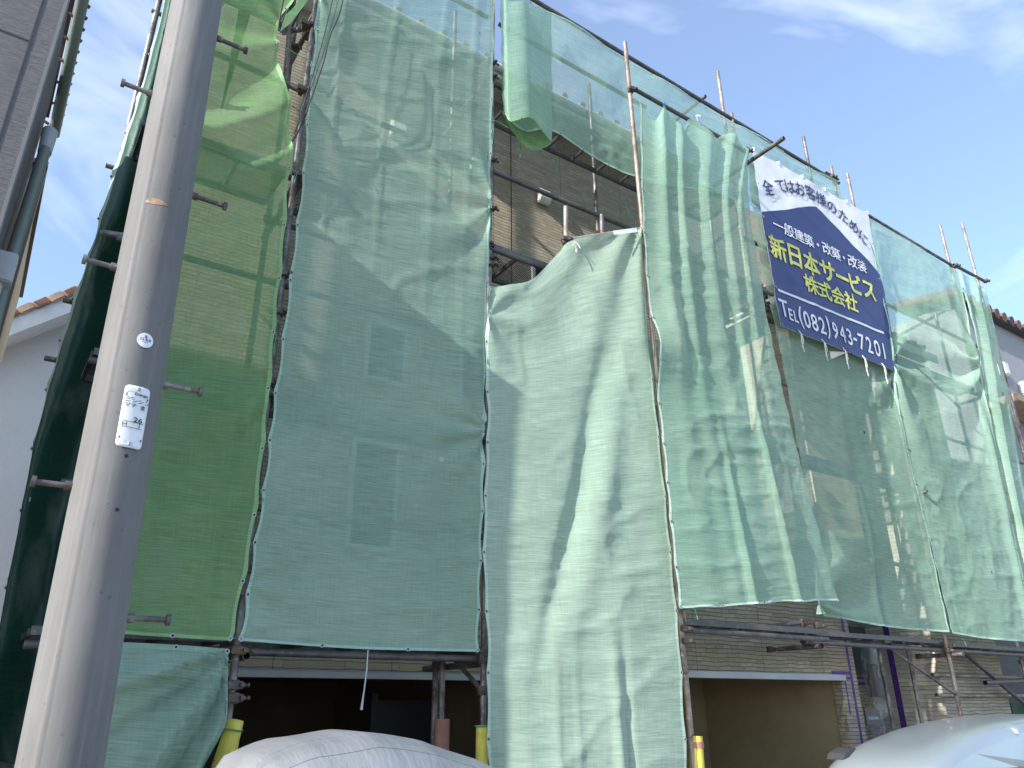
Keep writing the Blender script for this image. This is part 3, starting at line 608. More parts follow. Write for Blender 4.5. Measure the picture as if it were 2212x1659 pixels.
# couplers and knobs under the lowest walkway
for px, py, Y in ((1735, 1345, 4.9), (1765, 1352, 5.05), (2048, 1395, 5.06), (505, 1480, 5.03), (505, 1508, 5.03), (1042, 1412, 5.03), (1040, 1492, 5.03)): clamp(pY(px, py, Y))
rail(pY(1600, 1360, 5.1), pY(1735, 1345, 4.9), 'pipedark', .02); rail(pY(1905, 1388, 5.42), pY(2065, 1500, 5.06), 'pipe', .019)
rail(pY(975, 1418, 5.55), pY(1040, 1490, 5.05), 'pipe', .017); rail(pY(955, 1422, 5.6), pY(1040, 1412, 5.06), 'pipedark', .02)
for py in (1458, 1502): rail((9.9, 5.42, float(at(2070, py, 5.3)[2])), (14.2, 5.42, float(at(2070, py, 5.3)[2])), 'pipebrown')
rail(pY(2128, 1475, 5.2), pY(2240, 1470, 5.2), 'pipedark', .03); rail(pY(2070, 1400, 5.3), pY(2212, 1520, 5.3), 'pipedark')
# left corner stubs of ledgers
for px, py in ((335, 26), (237, 360), (146, 650), (106, 775)):
    q = at(px, py, 5.95); rail((q[0]-.03, 5.95, q[2]), (q[0]+.25, 5.95, q[2]), 'pipebrown', .02)
q = at(222, 503, 5.6); rail(tuple(q), tuple(at(300, 515, 5.2)), 'pipe', .024)

# yellow pads round the feet of the poles
def pad(a, b, label, mat='foam', r=.052):
    mb = MB(); a = Vector(a); b = Vector(b); pts = [a.lerp(b, i/6) for i in range(7)]
    mb.tube(pts, [r*(1+.06*math.sin(i*2.1)) for i in range(7)], 18, 0, .5)
    o = mb.build('foam_pad', M[mat]); tag(o, label, 'foam pad'); return o
e = empty('foam_pad', (1.36, 5, .3), 'yellow foam padding tied round the first scaffold pole, beside the covered car', 'foam pad')
mb = MB(); mb.tube([pY(508, 1556, 4.98), pY(496, 1600, 4.97), pY(486, 1640, 4.96), pY(470, 1700, 4.96)], [.05, .053, .062, .06], 18, 0, .5); mb.build('foam_tube', M['foam'], e)
for px, py in ((500, 1577), (484, 1643)): mb = MB(); q = at(px, py, 4.97); mb.tube([(q[0]+.062*math.cos(a), q[1]+.062*math.sin(a), q[2]+.006*math.sin(a*2)) for a in [k*math.pi/7 for k in range(15)]], .005, 6); mb.build('tie_cord', M['cord'], e)
e = empty('foam_pad', (3.16, 5, .3), 'yellow foam padding round the middle pole, at the left edge of the mint net', 'foam pad')
mb = MB(); mb.tube([(3.16, 5.02, .0), (3.16, 5.02, float(at(1040, 1567, 5.0)[2]))], .044, 18, 0, .6); mb.build('foam_tube', M['foam'], e)
mb = MB(); z_ = float(at(1040, 1569, 5.0)[2]); mb.tube([(3.16+.05*math.cos(k*math.pi/7), 5.02+.05*math.sin(k*math.pi/7), z_) for k in range(15)], .006, 6); mb.build('tie_cord', M['cord'], e)
e = empty('foam_pad', (4.93, 4.72, .3), 'yellow foam padding with a pink band, right of the mint net', 'foam pad')
q = at(1500, 1590, 4.72); mb = MB(); mb.tube([(q[0]+.012, 4.72, float(q[2])), (4.94, 4.72, .8), (4.95, 4.71, .3), (4.93, 4.72, 0)], [.054, .058, .060, .06], 20, 0, .5); mb.build('foam_tube', M['foam'], e)
mb = MB(); mb.tube([(q[0]+.012, 4.72, float(q[2])-.04), (q[0]+.012, 4.72, float(q[2])-.085)], .0595, 20); mb.build('pink_band', M['pinkpad'], e)
# inner prop under the left walkway with its pink sleeve
pole('pole', pY(956, 1425, 5.6), (float(at(952, 1600, 5.6)[0]), 5.6, 0), 'pipe')
e = empty('corrugated_sleeve', (2.9, 5.6, 0), 'dusty pink corrugated sleeve round the thin prop inside the left garage opening', 'pole sleeve')
mb = MB(); q = at(955, 1553, 5.6); n = 24
mb.tube([(q[0], 5.6, q[2]), (q[0], 5.6, 0)], .055, n, 0, .6); ob = mb.build('sleeve', M['pinkpad'], e)
for v in ob.data.vertices:
    a = math.atan2(v.co.y-5.6, v.co.x-q[0]); k = 1+.07*math.cos(a*12); v.co.x = q[0]+(v.co.x-q[0])*k; v.co.y = 5.6+(v.co.y-5.6)*k

# ------------------------------------------------------------ banner
ban = empty('banner', (8.5, 4.94, 5.8), 'navy and white advertising banner with yellow company name, hung on the scaffold nets', 'banner')
BX0, BX1, BZ0, BZ1 = 7.27, 9.78, 5.78, 8.42
def bw(x, z):      # banner surface: rippled cloth, slightly trapezoid
    x = np.asarray(x, float); z = np.asarray(z, float)
    tt = (z-BZ0)/(BZ1-BZ0); s_ = (x-BX0)/(BX1-BX0)
    y = 4.955 + .030*fbm(x*1.1, z*.9, 3) + .010*fbm(x*3, z*3, 8)
    for a, b, c_, w in ((.35, .9, .012, .03), (-.5, 1.2, .010, .025), (.8, .25, .010, .02), (-.25, .55, .010, .02)):
        q_ = (s_-.5)*a+(tt-b)*1.0+.2; y = y - c_*np.exp(-((q_)/w)**2)
    for k in (.2, .4, .6, .8): y = y + .004*np.exp(-((s_-k)/.008)**2)
    top = .04*np.sin(s_*5*np.pi)**2*np.clip((tt-.9)/.1, 0, 1)
    return x + s_*.13*np.clip(tt, 0, 1), y, z - top*.4
def flat(polyz, name, mat, off, dens=.05):
    bm = bmesh.new(); vs = [bm.verts.new((x, 0, z)) for x, z in polyz]; bm.faces.new(vs)
    xs = [p[0] for p in polyz]; zs = [p[1] for p in polyz]
    for k in np.arange(min(xs)+dens*.5, max(xs), dens): bmesh.ops.bisect_plane(bm, geom=bm.verts[:]+bm.edges[:]+bm.faces[:], plane_co=(k, 0, 0), plane_no=(1, 0, 0))
    for k in np.arange(min(zs)+dens*.5, max(zs), dens): bmesh.ops.bisect_plane(bm, geom=bm.verts[:]+bm.edges[:]+bm.faces[:], plane_co=(0, 0, k), plane_no=(0, 0, 1))
    return bend(bm, name, mat, off)
def bend(bm, name, mat, off):
    co = np.array([v.co[:] for v in bm.verts]); x, y, z = bw(co[:, 0], co[:, 2])
    for v, a, b, c_, d_ in zip(bm.verts, x, y, z, co[:, 1]): v.co = (a, b-off+d_, c_)
    me = bpy.data.meshes.new(name); bm.to_mesh(me); bm.free()
    for pz in me.polygons: pz.use_smooth = True
    return link(name, me, mat, ban)
flat([(BX0, BZ0), (BX1, BZ0), (BX1, BZ1), (BX0, BZ1)], 'cloth', M['bwhite'], 0)
bm_ = bmesh.new()
nav = [(BX0+.004, BZ0+.004), (BX1-.004, BZ0+.004), (BX1-.004, 7.36), (9.55, 7.50), (9.22, 7.64), (8.95, 7.80), (8.48, 8.00), (8.30, 7.93), (7.9, 7.72), (7.55, 7.55), (BX0+.004, 7.42)]
flat(nav, 'navy_field', M['bnavy'], .005)
flat([(7.33, 6.275), (9.55, 6.30), (9.55, 6.335), (7.33, 6.31)], 'ruled_line', M['btext'], .012)
def textmesh(body, size, offset=0.0, font_extra=None):
    cu = bpy.data.curves.new('lettering', 'FONT'); cu.body = body; cu.size = size; cu.align_x = 'CENTER'; cu.align_y = 'CENTER'; cu.offset = offset; cu.resolution_u = 3
    ob = bpy.data.objects.new('lettering', cu); COL.objects.link(ob); dg = bpy.context.evaluated_depsgraph_get()
    me = bpy.data.meshes.new_from_object(ob.evaluated_get(dg)); bpy.data.objects.remove(ob); bpy.data.curves.remove(cu); return me
def btext(chars, mat, size, off, sx=1.0, sy=1.0, name='lettering', cut=True):
    """chars: list of (char, x, z, rotation)"""
    bm = bmesh.new()
    for ch, x, z, rt in chars:
        me = textmesh(ch, size, 0)
        if not me.vertices: continue
        co = np.array([v.co[:] for v in me.vertices]); c0 = (co.min(0)+co.max(0))/2
        if ch in 'ー・一-': c0[1] = c0[1]
        ca, sa = math.cos(rt), math.sin(rt)
        cps = [(0, 0)]+[(off*math.cos(k*math.pi/4), off*math.sin(k*math.pi/4)) for k in range(8)]
        for i, (ox, oz) in enumerate(cps):
            for v, c_ in zip(me.vertices, co):
                a = (c_[0]-c0[0])*sx; b = (c_[1]-c0[1])*sy
                v.co = (x+ox+a*ca-b*sa, -.0003*i, z+oz+a*sa+b*ca)
            bm.from_mesh(me)
        bpy.data.meshes.remove(me)
    bmesh.ops.triangulate(bm, faces=bm.faces)
    xs = [v.co.x for v in bm.verts]; zs = [v.co.z for v in bm.verts]
    for k in np.arange(min(xs), max(xs), .06): bmesh.ops.bisect_plane(bm, geom=bm.verts[:]+bm.edges[:]+bm.faces[:], plane_co=(k+.011, 0, 0), plane_no=(1, 0, 0))
    for k in np.arange(min(zs), max(zs), .06): bmesh.ops.bisect_plane(bm, geom=bm.verts[:]+bm.edges[:]+bm.faces[:], plane_co=(0, 0, k+.013), plane_no=(0, 0, 1))
    return bend(bm, name, mat, .012)
def bx(xobs, z):   # true banner coordinate of an observed x (the cloth widens towards its top)
    tt = (z-BZ0)/(BZ1-BZ0); return BX0+(xobs-BX0)/(1+.13/(BX1-BX0)*tt)
arc = [('全', 7.48, 7.90, .40), ('て', 7.77, 8.04, .36), ('は', 7.98, 8.12, .25), ('お', 8.20, 8.17, .15), ('客', 8.45, 8.21, .08), ('様', 8.69, 8.21, -.05), ('の', 8.94, 8.17, -.15), ('た', 9.19, 8.11, -.25), ('め', 9.41, 8.02, -.36), ('に', 9.61, 7.90, -.45)]
btext([(c_, bx(x, z), z-.02, r_) for c_, x, z, r_ in arc], M['bnavy'], .24, .0035)
btext([(c_, bx(x, 7.32)+.01, 7.32, 0) for c_, x in zip('一般建築・改築・改装', (7.56, 7.77, 7.98, 8.19, 8.38, 8.57, 8.77, 8.96, 9.15, 9.36))], M['btext'], .205, .004)
btext([(c_, bx(x, 6.95)+.01, 6.94, 0) for c_, x in zip('新日本サービス', (7.47, 7.80, 8.14, 8.48, 8.80, 9.10, 9.42))], M['byellow'], .365, .010, .93, 1.0)
btext([(c_, bx(x, 6.6)+.01, 6.60, 0) for c_, x in zip('株式会社', (8.05, 8.33, 8.61, 8.89))], M['byellow'], .285, .007)
def arial(chars, z, mat, size, off, sx, zs=0): btext([(c_, bx(x, z), z+dz, 0) for c_, x, dz in chars], mat, size, off, sx)
arial([('T', 7.38, .02)], 6.03, M['btext'], .34, .004, .75); arial([('E', 7.50, -.035), ('L', 7.60, -.035)], 6.03, M['btext'], .23, .004, .75)
arial([(c_, x, 0) for c_, x in (('(', 7.70), ('0', 7.82), ('8', 7.97), ('2', 8.12), (')', 8.24), ('9', 8.38), ('4', 8.54), ('3', 8.70), ('-', 8.83), ('7', 8.97), ('2', 9.14), ('0', 9.32), ('1', 9.48))], 6.02, M['btext'], .34, .004, .78)
for x in (7.59, 8.05, 8.49, 8.91, 9.35):
    mb = MB(); X_, Y_, Z_ = bw(x, BZ0+.03); X_ = float(X_); Y_ = float(Y_); Z_ = float(Z_)
    mb.tube([(X_, Y_-.012, Z_), (X_+.02, Y_-.03, Z_-.05), (X_+.01, Y_-.03, Z_-.16), (X_+.04, Y_-.02, Z_-.29)], .0065, 6)
    mb.tube([(X_, Y_-.012, Z_), (X_+.035, Y_-.03, Z_-.06), (X_+.045, Y_-.03, Z_-.15), (X_+.01, Y_-.02, Z_-.23)], .006, 6); mb.build('tie_cord', M['wcord'], ban)
for k in range(6):
    for (x, z) in ((BX0+.03+(BX1-BX0-.06)*k/5, BZ1-.03), (BX0+.03, BZ0+.03+(BZ1-BZ0-.06)*k/5), (BX1-.03, BZ0+.03+(BZ1-BZ0-.06)*k/5)):
        X_, Y_, Z_ = bw(x, z); eyelet((float(X_), float(Y_)-.008, float(Z_)), ban)
    x = BX0+.03+(BX1-BX0-.06)*k/5; X_, Y_, Z_ = bw(x, BZ1-.03); mb = MB(); mb.tube([(float(X_), float(Y_)-.01, float(Z_)), (float(X_)+.01, float(Y_)-.01, float(Z_)+.06), (float(X_)+.015, float(Y_)+.08, float(Z_)+.09)], .006, 6); mb.build('tie_cord', M['wcord'], ban)

# ------------------------------------------------------------ houses
def wallgrid(mb, x0, x1, z0, z1, Y, holes, depth, mi=0, mr=0):
    """front wall facing -Y with rectangular holes and their reveals"""
    xs = sorted({x0, x1, *[min(max(h[i], x0), x1) for h in holes for i in (0, 1)]}); zs = sorted({z0, z1, *[min(max(h[i], z0), z1) for h in holes for i in (2, 3)]})
    for a, b in zip(xs, xs[1:]):
        for c_, d in zip(zs, zs[1:]):
            cx = (a+b)/2; cz = (c_+d)/2
            if any(h[0] < cx < h[1] and h[2] < cz < h[3] for h in holes): continue
            mb.add([(a, Y, c_), (b, Y, c_), (b, Y, d), (a, Y, d)], [(0, 1, 2, 3)], mi)
    for h in holes:
        a, b, c_, d = h
        if a > x0: mb.add([(a, Y, c_), (a, Y+depth, c_), (a, Y+depth, d), (a, Y, d)], [(0, 1, 2, 3)], mr)
        if b < x1: mb.add([(b, Y, c_), (b, Y+depth, c_), (b, Y+depth, d), (b, Y, d)], [(0, 1, 2, 3)], mr)
        mb.add([(a, Y, d), (b, Y, d), (b, Y+depth, d), (a, Y+depth, d)], [(0, 1, 2, 3)], mr)
        if c_ > .05: mb.add([(a, Y, c_), (b, Y, c_), (b, Y+depth, c_), (a, Y+depth, c_)], [(0, 1, 2, 3)], mr)
def window(parent, x0, x1, z0, z1, Y, name='window'):
    f = MB(); w = .045
    f.box((x0, Y-.035, z0), (x0+w, Y+.05, z1)); f.box((x1-w, Y-.035, z0), (x1, Y+.05, z1)); f.box((x0+w, Y-.035, z1-w), (x1-w, Y+.05, z1)); f.box((x0+w, Y-.045, z0), (x1-w, Y+.05, z0+w*1.1))
    fr = f.build(name, M['trim'], parent, .004)
    g_ = MB(); g_.box((x0+w, Y+.0, z0+w*1.1), (x1-w, Y+.02, z1-w)); o_ = g_.build('pane', M['glass'], None); o_.parent = fr
    return fr
HY = 6.2
house = empty('house', (4, 7, 0), 'brown stone-sided three storey house behind the green nets', 'house')
GL = float(at(513, 1461, HY)[2])
def wx(px, py): return xz(px, py, HY)
w1 = (*sorted((wx(790, 700)[0], wx(874, 820)[0])), wx(830, 826)[1]-.02, wx(830, 700)[1]); w2 = (2.5, 2.98, 2.85, 3.85)
w3 = (wx(990, 735)[0], wx(1090, 860)[0], wx(1010, 864)[1]-.05, wx(1010, 735)[1]); w4 = (wx(1146, 570)[0], wx(1240, 600)[0], wx(1160, 640)[1], wx(1150, 567)[1])
w5 = (wx(1240, 1070)[0], wx(1310, 1100)[0], wx(1270, 1200)[1], wx(1270, 1072)[1])
mb = MB(); MX1 = 7.0
gl = (1.15, 4.05, 0, GL); 
wallgrid(mb, .45, .95, 0, 6.7, HY, [], .1); mb.add([(.45, HY, 6.7), (.95, HY, 6.7), (1.1, HY, 8.5), (.95, HY, 8.5)], [(0, 1, 2, 3)])
wallgrid(mb, .95, 5.1, 0, 2.9, HY, [gl], .15); wallgrid(mb, .95, MX1, 2.9, 8.55, HY, [], .15)
mb.add([(.45, HY, 0), (.45, 12, 0), (.45, 12, 6.7), (.45, HY, 6.7)], [(0, 1, 2, 3)]); mb.add([(MX1, HY, 3.3), (MX1, 12, 3.3), (MX1, 12, 8.55), (MX1, HY, 8.55)], [(0, 1, 2, 3)])
mb.build('wall', M['stone'], house)
for w in (w1, w2, w3, w4, w5): window(house, w[0], w[1], w[2], w[3], HY)
mb = MB(); a_, b_ = wx(778, 898), wx(866, 924); mb.box((a_[0], HY-.05, b_[1]), (b_[0], HY, a_[1])); mb.build('shutter_box', M['beigesid'], house, .01)
# beige band over the left garage, trim and dark inside
mb = MB(); mb.box((1.0, HY-.012, GL+.055), (4.6, HY-.002, 2.55)); mb.build('lintel_band', M['beigesid'], house)
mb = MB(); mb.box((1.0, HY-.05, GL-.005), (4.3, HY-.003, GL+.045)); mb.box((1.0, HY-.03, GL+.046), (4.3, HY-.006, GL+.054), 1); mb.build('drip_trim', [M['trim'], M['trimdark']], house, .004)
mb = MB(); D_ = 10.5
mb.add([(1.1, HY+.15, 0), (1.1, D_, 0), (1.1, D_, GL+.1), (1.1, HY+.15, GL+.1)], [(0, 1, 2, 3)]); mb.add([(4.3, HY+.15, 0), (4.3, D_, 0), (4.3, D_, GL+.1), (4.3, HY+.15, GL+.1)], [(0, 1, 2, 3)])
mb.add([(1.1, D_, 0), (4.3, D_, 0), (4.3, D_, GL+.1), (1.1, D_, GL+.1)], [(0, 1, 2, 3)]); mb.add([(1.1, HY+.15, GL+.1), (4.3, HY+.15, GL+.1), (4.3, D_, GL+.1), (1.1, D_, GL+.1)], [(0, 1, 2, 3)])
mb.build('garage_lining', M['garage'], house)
mb = MB(); mb.box((3.55, 7.6, 0), (4.25, 7.68, 1.68)); mb.box((3.48, 7.58, 0), (3.545, 7.7, 1.75)); mb.build('garage_door_leaf', simple('door_navy', (.035, .05, .065), .5, 0, .1, 3), house)
# right part: lower storey standing forward, with its opening
WY = 5.60; EY = 6.35
def px_(x, y, Y=WY): return xz(x, y, Y)
LZ = px_(1521, 1464)[1]; GX1 = px_(1837, 1383)[0]; OX1 = px_(1818, 1476)[0]
mb = MB(); wallgrid(mb, 5.05, GX1, 0, 2.95, WY, [(5.25, OX1, 0, LZ)], .12)
mb.add([(GX1, WY, 0), (GX1, EY, 0), (GX1, EY, 2.95), (GX1, WY, 2.95)], [(0, 1, 2, 3)]); mb.add([(5.05, WY, 2.95), (GX1, WY, 2.95), (GX1, 7.2, 2.95), (5.05, 7.2, 2.95)], [(0, 1, 2, 3)]); mb.add([(5.05, WY, 0), (5.05, HY, 0), (5.05, HY, 2.95), (5.05, WY, 2.95)], [(0, 1, 2, 3)])
mb.build('wall', M['stone'], house)
mb = MB(); mb.box((5.06, WY-.05, LZ-.002), (OX1+.03, WY-.003, LZ+.06)); mb.build('drip_trim', M['trim'], house, .004)
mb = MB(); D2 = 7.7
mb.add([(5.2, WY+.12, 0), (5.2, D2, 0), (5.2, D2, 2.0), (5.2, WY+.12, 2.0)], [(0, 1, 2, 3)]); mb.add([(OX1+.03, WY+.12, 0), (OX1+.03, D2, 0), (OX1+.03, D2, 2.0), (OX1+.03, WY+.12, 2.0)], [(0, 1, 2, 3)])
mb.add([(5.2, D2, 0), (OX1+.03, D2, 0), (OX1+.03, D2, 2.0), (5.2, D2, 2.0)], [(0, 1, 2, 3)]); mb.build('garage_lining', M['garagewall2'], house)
mb = MB(); mb.add([(5.2, WY+.12, LZ+.1), (OX1+.03, WY+.12, LZ+.1), (OX1+.03, D2, LZ+.1), (5.2, D2, LZ+.1)], [(0, 1, 2, 3)]); mb.build('garage_ceiling', M['soffit'], house)
# entrance recess and sunlit pier
PX = px_(2014, 1390, 5.44)[0]; PX2 = 11.7
mb = MB(); mb.add([(GX1, EY, 0), (PX, EY, 0), (PX, EY, 6.5), (GX1, EY, 6.5)], [(0, 1, 2, 3)]); mb.build('wall', M['stone'], house)
mb = MB(); mb.add([(PX, 5.44, 0), (PX, EY, 0), (PX, EY, 6.5), (PX, 5.44, 6.5)], [(0, 1, 2, 3)]); mb.add([(PX, 5.44, 0), (PX2, 5.44, 0), (PX2, 5.44, 6.5), (PX, 5.44, 6.5)], [(0, 1, 2, 3)], 1); mb.add([(PX2, 5.44, 0), (PX2, 12, 0), (PX2, 12, 6.5), (PX2, 5.44, 6.5)], [(0, 1, 2, 3)], 1); mb.build('pier_wall', [M['cream'], M['stone']], house)
# upper wing with its own eave
UX = px_(1703, 715)[0]; UX2 = UX+.9; UZ = px_(1640, 672, 5.75)[1]
mb = MB()
mb.add([(UX, WY, 2.95), (UX, 7.2, 2.95), (UX, 7.2, UZ+.1), (UX, WY, UZ+.1)], [(0, 1, 2, 3)]); mb.add([(UX, WY, 2.95), (UX2, WY, 2.95), (UX2, WY, UZ+.1), (UX, WY, UZ+.1)], [(0, 1, 2, 3)], 1)
mb.add([(UX2, WY, 2.6), (UX2, EY, 2.6), (UX2, EY, UZ+.1), (UX2, WY, UZ+.1)], [(0, 1, 2, 3)], 1); mb.add([(GX1, WY, 2.6), (UX2, WY, 2.6), (UX2, WY, 2.95), (GX1, WY, 2.95)], [(0, 1, 2, 3)], 1)
mb.add([(GX1, WY, 2.6), (UX2, WY, 2.6), (UX2, EY, 2.6), (GX1, EY, 2.6)], [(0, 1, 2, 3)]); mb.build('wing_wall', [M['cream'], M['stone']], house)
mb = MB(); mb.add([(MX1, 7.2, 2.95), (PX2, 7.2, 2.95), (PX2, 7.2, 9.95), (MX1, 7.2, 9.95)], [(0, 1, 2, 3)]); mb.build('wall', M['stone'], house)
def roof(parent, x0, x1, y0, z, along='x', mat='tile', step=.29, depth=3.5, pitch=.45):
    mb = MB(); mb.box((x0, y0, z), (x1, y0+.38, z+.03)); mb.box((x0, y0-.02, z), (x1, y0-.001, z+.16)); rf = mb.build('roof', M['white'], parent, .004)
    s_ = MB(); s_.add([(x0, y0-.03, z+.17), (x1, y0-.03, z+.17), (x1, y0+depth, z+.17+depth*pitch), (x0, y0+depth, z+.17+depth*pitch)], [(0, 1, 2, 3)]); s_.add([(x0, y0-.03, z+.17), (x0, y0+depth, z+.17+depth*pitch), (x0, y0+depth, z+.03), (x0, y0-.02, z+.03)], [(0, 1, 2, 3)])
    s_.build('roof_slope', M['roofdark'], rf)
    t_ = MB(); n = int((x1-x0)/step)
    for k in range(n+1):
        x = x0+step*(k+.5)
        if x > x1: break
        t_.tube([(x, y0-.06, z+.19), (x, y0+.9, z+.19+.96*pitch)], .045, 10)
        t_.box((x-.13, y0-.05, z+.163), (x+.13, y0+.06, z+.18))
    t_.build('tile_ends', M[mat], rf)
    for o_ in (rf.children): o_.location = (0, 0, 0)
    g_ = MB(); g_.tube([(x0, y0-.07, z+.10), (x1, y0-.07, z+.10)], .045, 10); o_ = g_.build('gutter', M['white'], None); o_.parent = rf
    return rf
roof(house, .9, 7.15, 5.87, 8.50)
# wing eave runs along its left wall
mb = MB(); e0 = UX-.32; mb.box((e0, 5.35, UZ), (UX-.002, 7.19, UZ+.03)); mb.box((e0-.02, 5.35, UZ), (e0-.001, 7.19, UZ+.13)); mb.box((UX, 5.35, UZ+.101), (PX2+.1, 5.6, UZ+.13)); mb.box((e0, 5.33, UZ), (PX2+.1, 5.349, UZ+.13))
mb.add([(e0, 5.35, UZ+.135), (PX2+.1, 5.35, UZ+.135), (PX2+.1, 7.19, UZ+.95), (e0, 7.19, UZ+.95)], [(0, 1, 2, 3)], 1); mb.build('wing_roof', [M['white'], M['roofdark']], house)
mb = MB()
for k in range(7): mb.tube([(e0-.05, 5.4+k*.27, UZ+.16), (e0+.5, 5.4+k*.27, UZ+.40)], .04, 8)
for k in range(13): mb.tube([(e0+.1+k*.27, 5.3, UZ+.16), (e0+.1+k*.27, 5.8, UZ+.45)], .04, 8)
mb.build('tile_ends', M['tile'], house)
# vents
for px, py in ((1170, 427), (856, 285), (1024, 360)):
    x_, z_ = wx(px, py); mb = MB(); h_ = .11; w_ = .085
    prof = [(HY-.005, z_-h_), (HY-.06, z_-h_), (HY-.10, z_-h_*.4), (HY-.085, z_+h_*.6), (HY-.03, z_+h_), (HY-.005, z_+h_)]
    mb.add([(x_-w_, y, z) for y, z in prof]+[(x_+w_, y, z) for y, z in prof], [tuple(range(6)), tuple(range(6, 12))]+[(k, (k+1) % 6, 6+(k+1) % 6, 6+k) for k in range(6)]); mb.build('vent_hood', M['white'], house, .012)
# thin cable down the facade
mb = MB(); x_, z_ = wx(1101, 250); mb.tube([(x_, HY-.02, 8.4), (x_, HY-.02, 5.3)], .006, 6); mb.build('facade_cable', M['black'], house)
# purple masking tape
mb = MB()
def tape(x0, z0, x1, z1, Y, mb): mb.box((x0, Y-.004, z0), (x1, Y-.002, z1))
tx0 = px_(1826, 1400)[0]
tape(tx0, 0, tx0+.04, 2.9, WY, mb); tape(px_(1800, 1480)[0], LZ+.065, tx0-.001, LZ+.10, WY-.002, mb); tape(tx0-.12, LZ-.35, tx0-.10, LZ+.01, WY, mb); tape(tx0-.14, LZ+.012, tx0-.001, LZ+.04, WY-.004, mb)
mb.build('masking_tape', M['purple'], house)
mb = MB(); wA = xz(1972, 1385, EY); wB = xz(1950, 1480, EY); x0_ = xz(1972, 1388, EY)[0]; zb_ = xz(1990, 1470, EY)[1]
tape(x0_, zb_, x0_+.035, 2.59, EY, mb); tape(x0_+.065, zb_, x0_+.10, 2.59, EY, mb); tape(GX1+.05, zb_-.07, x0_+.10, zb_-.04, EY-.002, mb); tape(GX1+.05, zb_, x0_-.001, zb_+.03, EY-.002, mb)
mb.box((PX-.006, 5.98, 0), (PX-.003, 6.06, 6)); mb.build('masking_tape', M['purple'], house)
mb = MB(); mb.box((GX1+.1, EY-.03, zb_+.05), (x0_-.01, EY-.002, 2.58)); mb.build('entrance_window', M['glass'], house)
x_, z_ = xz(1785, 1612, 7.68); e = MB(); e.box((x_-.09, 7.63, z_-.11), (x_+.09, 7.695, z_+.11)); o_ = e.build('switch_box', simple('switch_orange', (.30, .13, .05), .6), house, .01)
e = MB(); e.box((x_-.04, 7.62, z_-.05), (x_+.03, 7.629, z_+.05), 0); q_ = e.build('switch_face', M['trim'], None); q_.parent = o_; q_.location = (0, 0, 0)

# left neighbour
lh = empty('house', (-3, 7, 0), 'grey-sided neighbour house at the left edge, its corner and gutter against the sky', 'house')
LY = 4.31; LX = float(at(141, 0, LY)[0]); LT = 5.88
mb = MB(); mb.add([(-7, LY, 0), (LX, LY, 0), (LX, LY, LT), (-7, LY, LT)], [(0, 1, 2, 3)]); mb.add([(LX, LY, 0), (LX, 5.6, 0), (LX, 5.6, LT), (LX, LY, LT)], [(0, 1, 2, 3)]); mb.add([(-7, 5.6, 0), (LX, 5.6, 0), (LX, 5.6, LT), (-7, 5.6, LT)], [(0, 1, 2, 3)])
mb.build('wall', M['greysid'], lh)
mb = MB(); mb.box((LX-.002, LY-.006, 0), (LX+.02, LY+.06, LT-.02)); mb.build('corner_trim', simple('corner_grey', (.20, .20, .20), .7, 0, .1, 3), lh, .004)
mb = MB(); j = at(93, 0, LY); mb.box((j[0]-.004, LY-.003, 0), (j[0]+.004, LY-.001, 6)); mb.box((-1.2, LY-.003, float(at(50, 85, LY)[2])), (j[0]-.004, LY-.001, float(at(50, 85, LY)[2])+.01)); mb.build('panel_joint', M['trimdark'], lh)
mb = MB(); mb.box((-7.2, LY-.01, LT), (LX-.02, 5.7, LT+.08)); rf = mb.build('roof', M['soffit'], lh)
mb = MB()
for k in range(24): mb.tube([(LX-.1-k*.24, LY-.02, LT+.10), (LX-.1-k*.24, 5.2, LT+.14)], .06, 8)
mb.build('roof_tiles', M['tiler'], lh)
g0 = Vector(atx(205, -90, -.245)); g1 = Vector(atx(116, 292, -.245))
mb = MB(); mb.tube([g0+Vector((-.02, 0, 0)), g1], .040, 14); mb.build('gutter', M['gutter'], lh)
mb = MB(); mb.bar(g0+Vector((-.075, .02, 0)), g1.lerp(g0, .1)+Vector((-.07, .02, 0)), .03, .012); mb.build('fascia_edge', M['roofdark'], lh)
mb = MB()
for k in range(16):
    p = g0.lerp(g1, k/16); mb.tube([p+Vector((.005, 0, .025)), p+Vector((.035, 0, .01))], .014, 8)
    if k % 2: p = p+Vector((-.075, 0, -.0)); mb.tube([p, p+Vector((.028, 0, -.012))], .012, 8)
mb.build('tile_ends', M['tiler'], lh)
mb = MB(); a_ = at(108, 285, 5.3); b_ = at(96, 330, 5.2); mb.tube([tuple(a_), tuple(b_)], [.05, .042], 12); mb.build('gutter_outlet', M['trim'], lh)
mb = MB(); mb.tube([tuple(at(98, 322, 5.2)), tuple(at(24, 560, 5.0)), tuple(at(-40, 800, 5.0))], .036, 14); mb.build('downpipe', M['gutter'], lh)
mb = MB(); q = at(8, 590, 4.6); mb.box((q[0]-.09, 4.5, q[2]-.09), (q[0]+.05, 4.62, q[2]+.09)); mb.tube([(q[0]-.02, 4.56, q[2]-.09), (q[0]-.02, 4.56, q[2]-.5)], .035, 12); mb.build('rainwater_head', M['trim'], lh, .008)
q = at(104, 358, 6.4); mb = MB(); mb.box((q[0]-1.5, 6.4, 0), (q[0]-.03, 9, q[2]-.03)); mb.build('rear_wall', M['gutter'], lh)
mb = MB(); mb.box((q[0]-.029, 6.39, 0), (q[0], 6.5, q[2])); mb.box((q[0]-1.5, 6.36, q[2]-.03), (q[0]+.0, 9, q[2]+.01)); mb.build('rear_trim', M['trimdark'], lh)

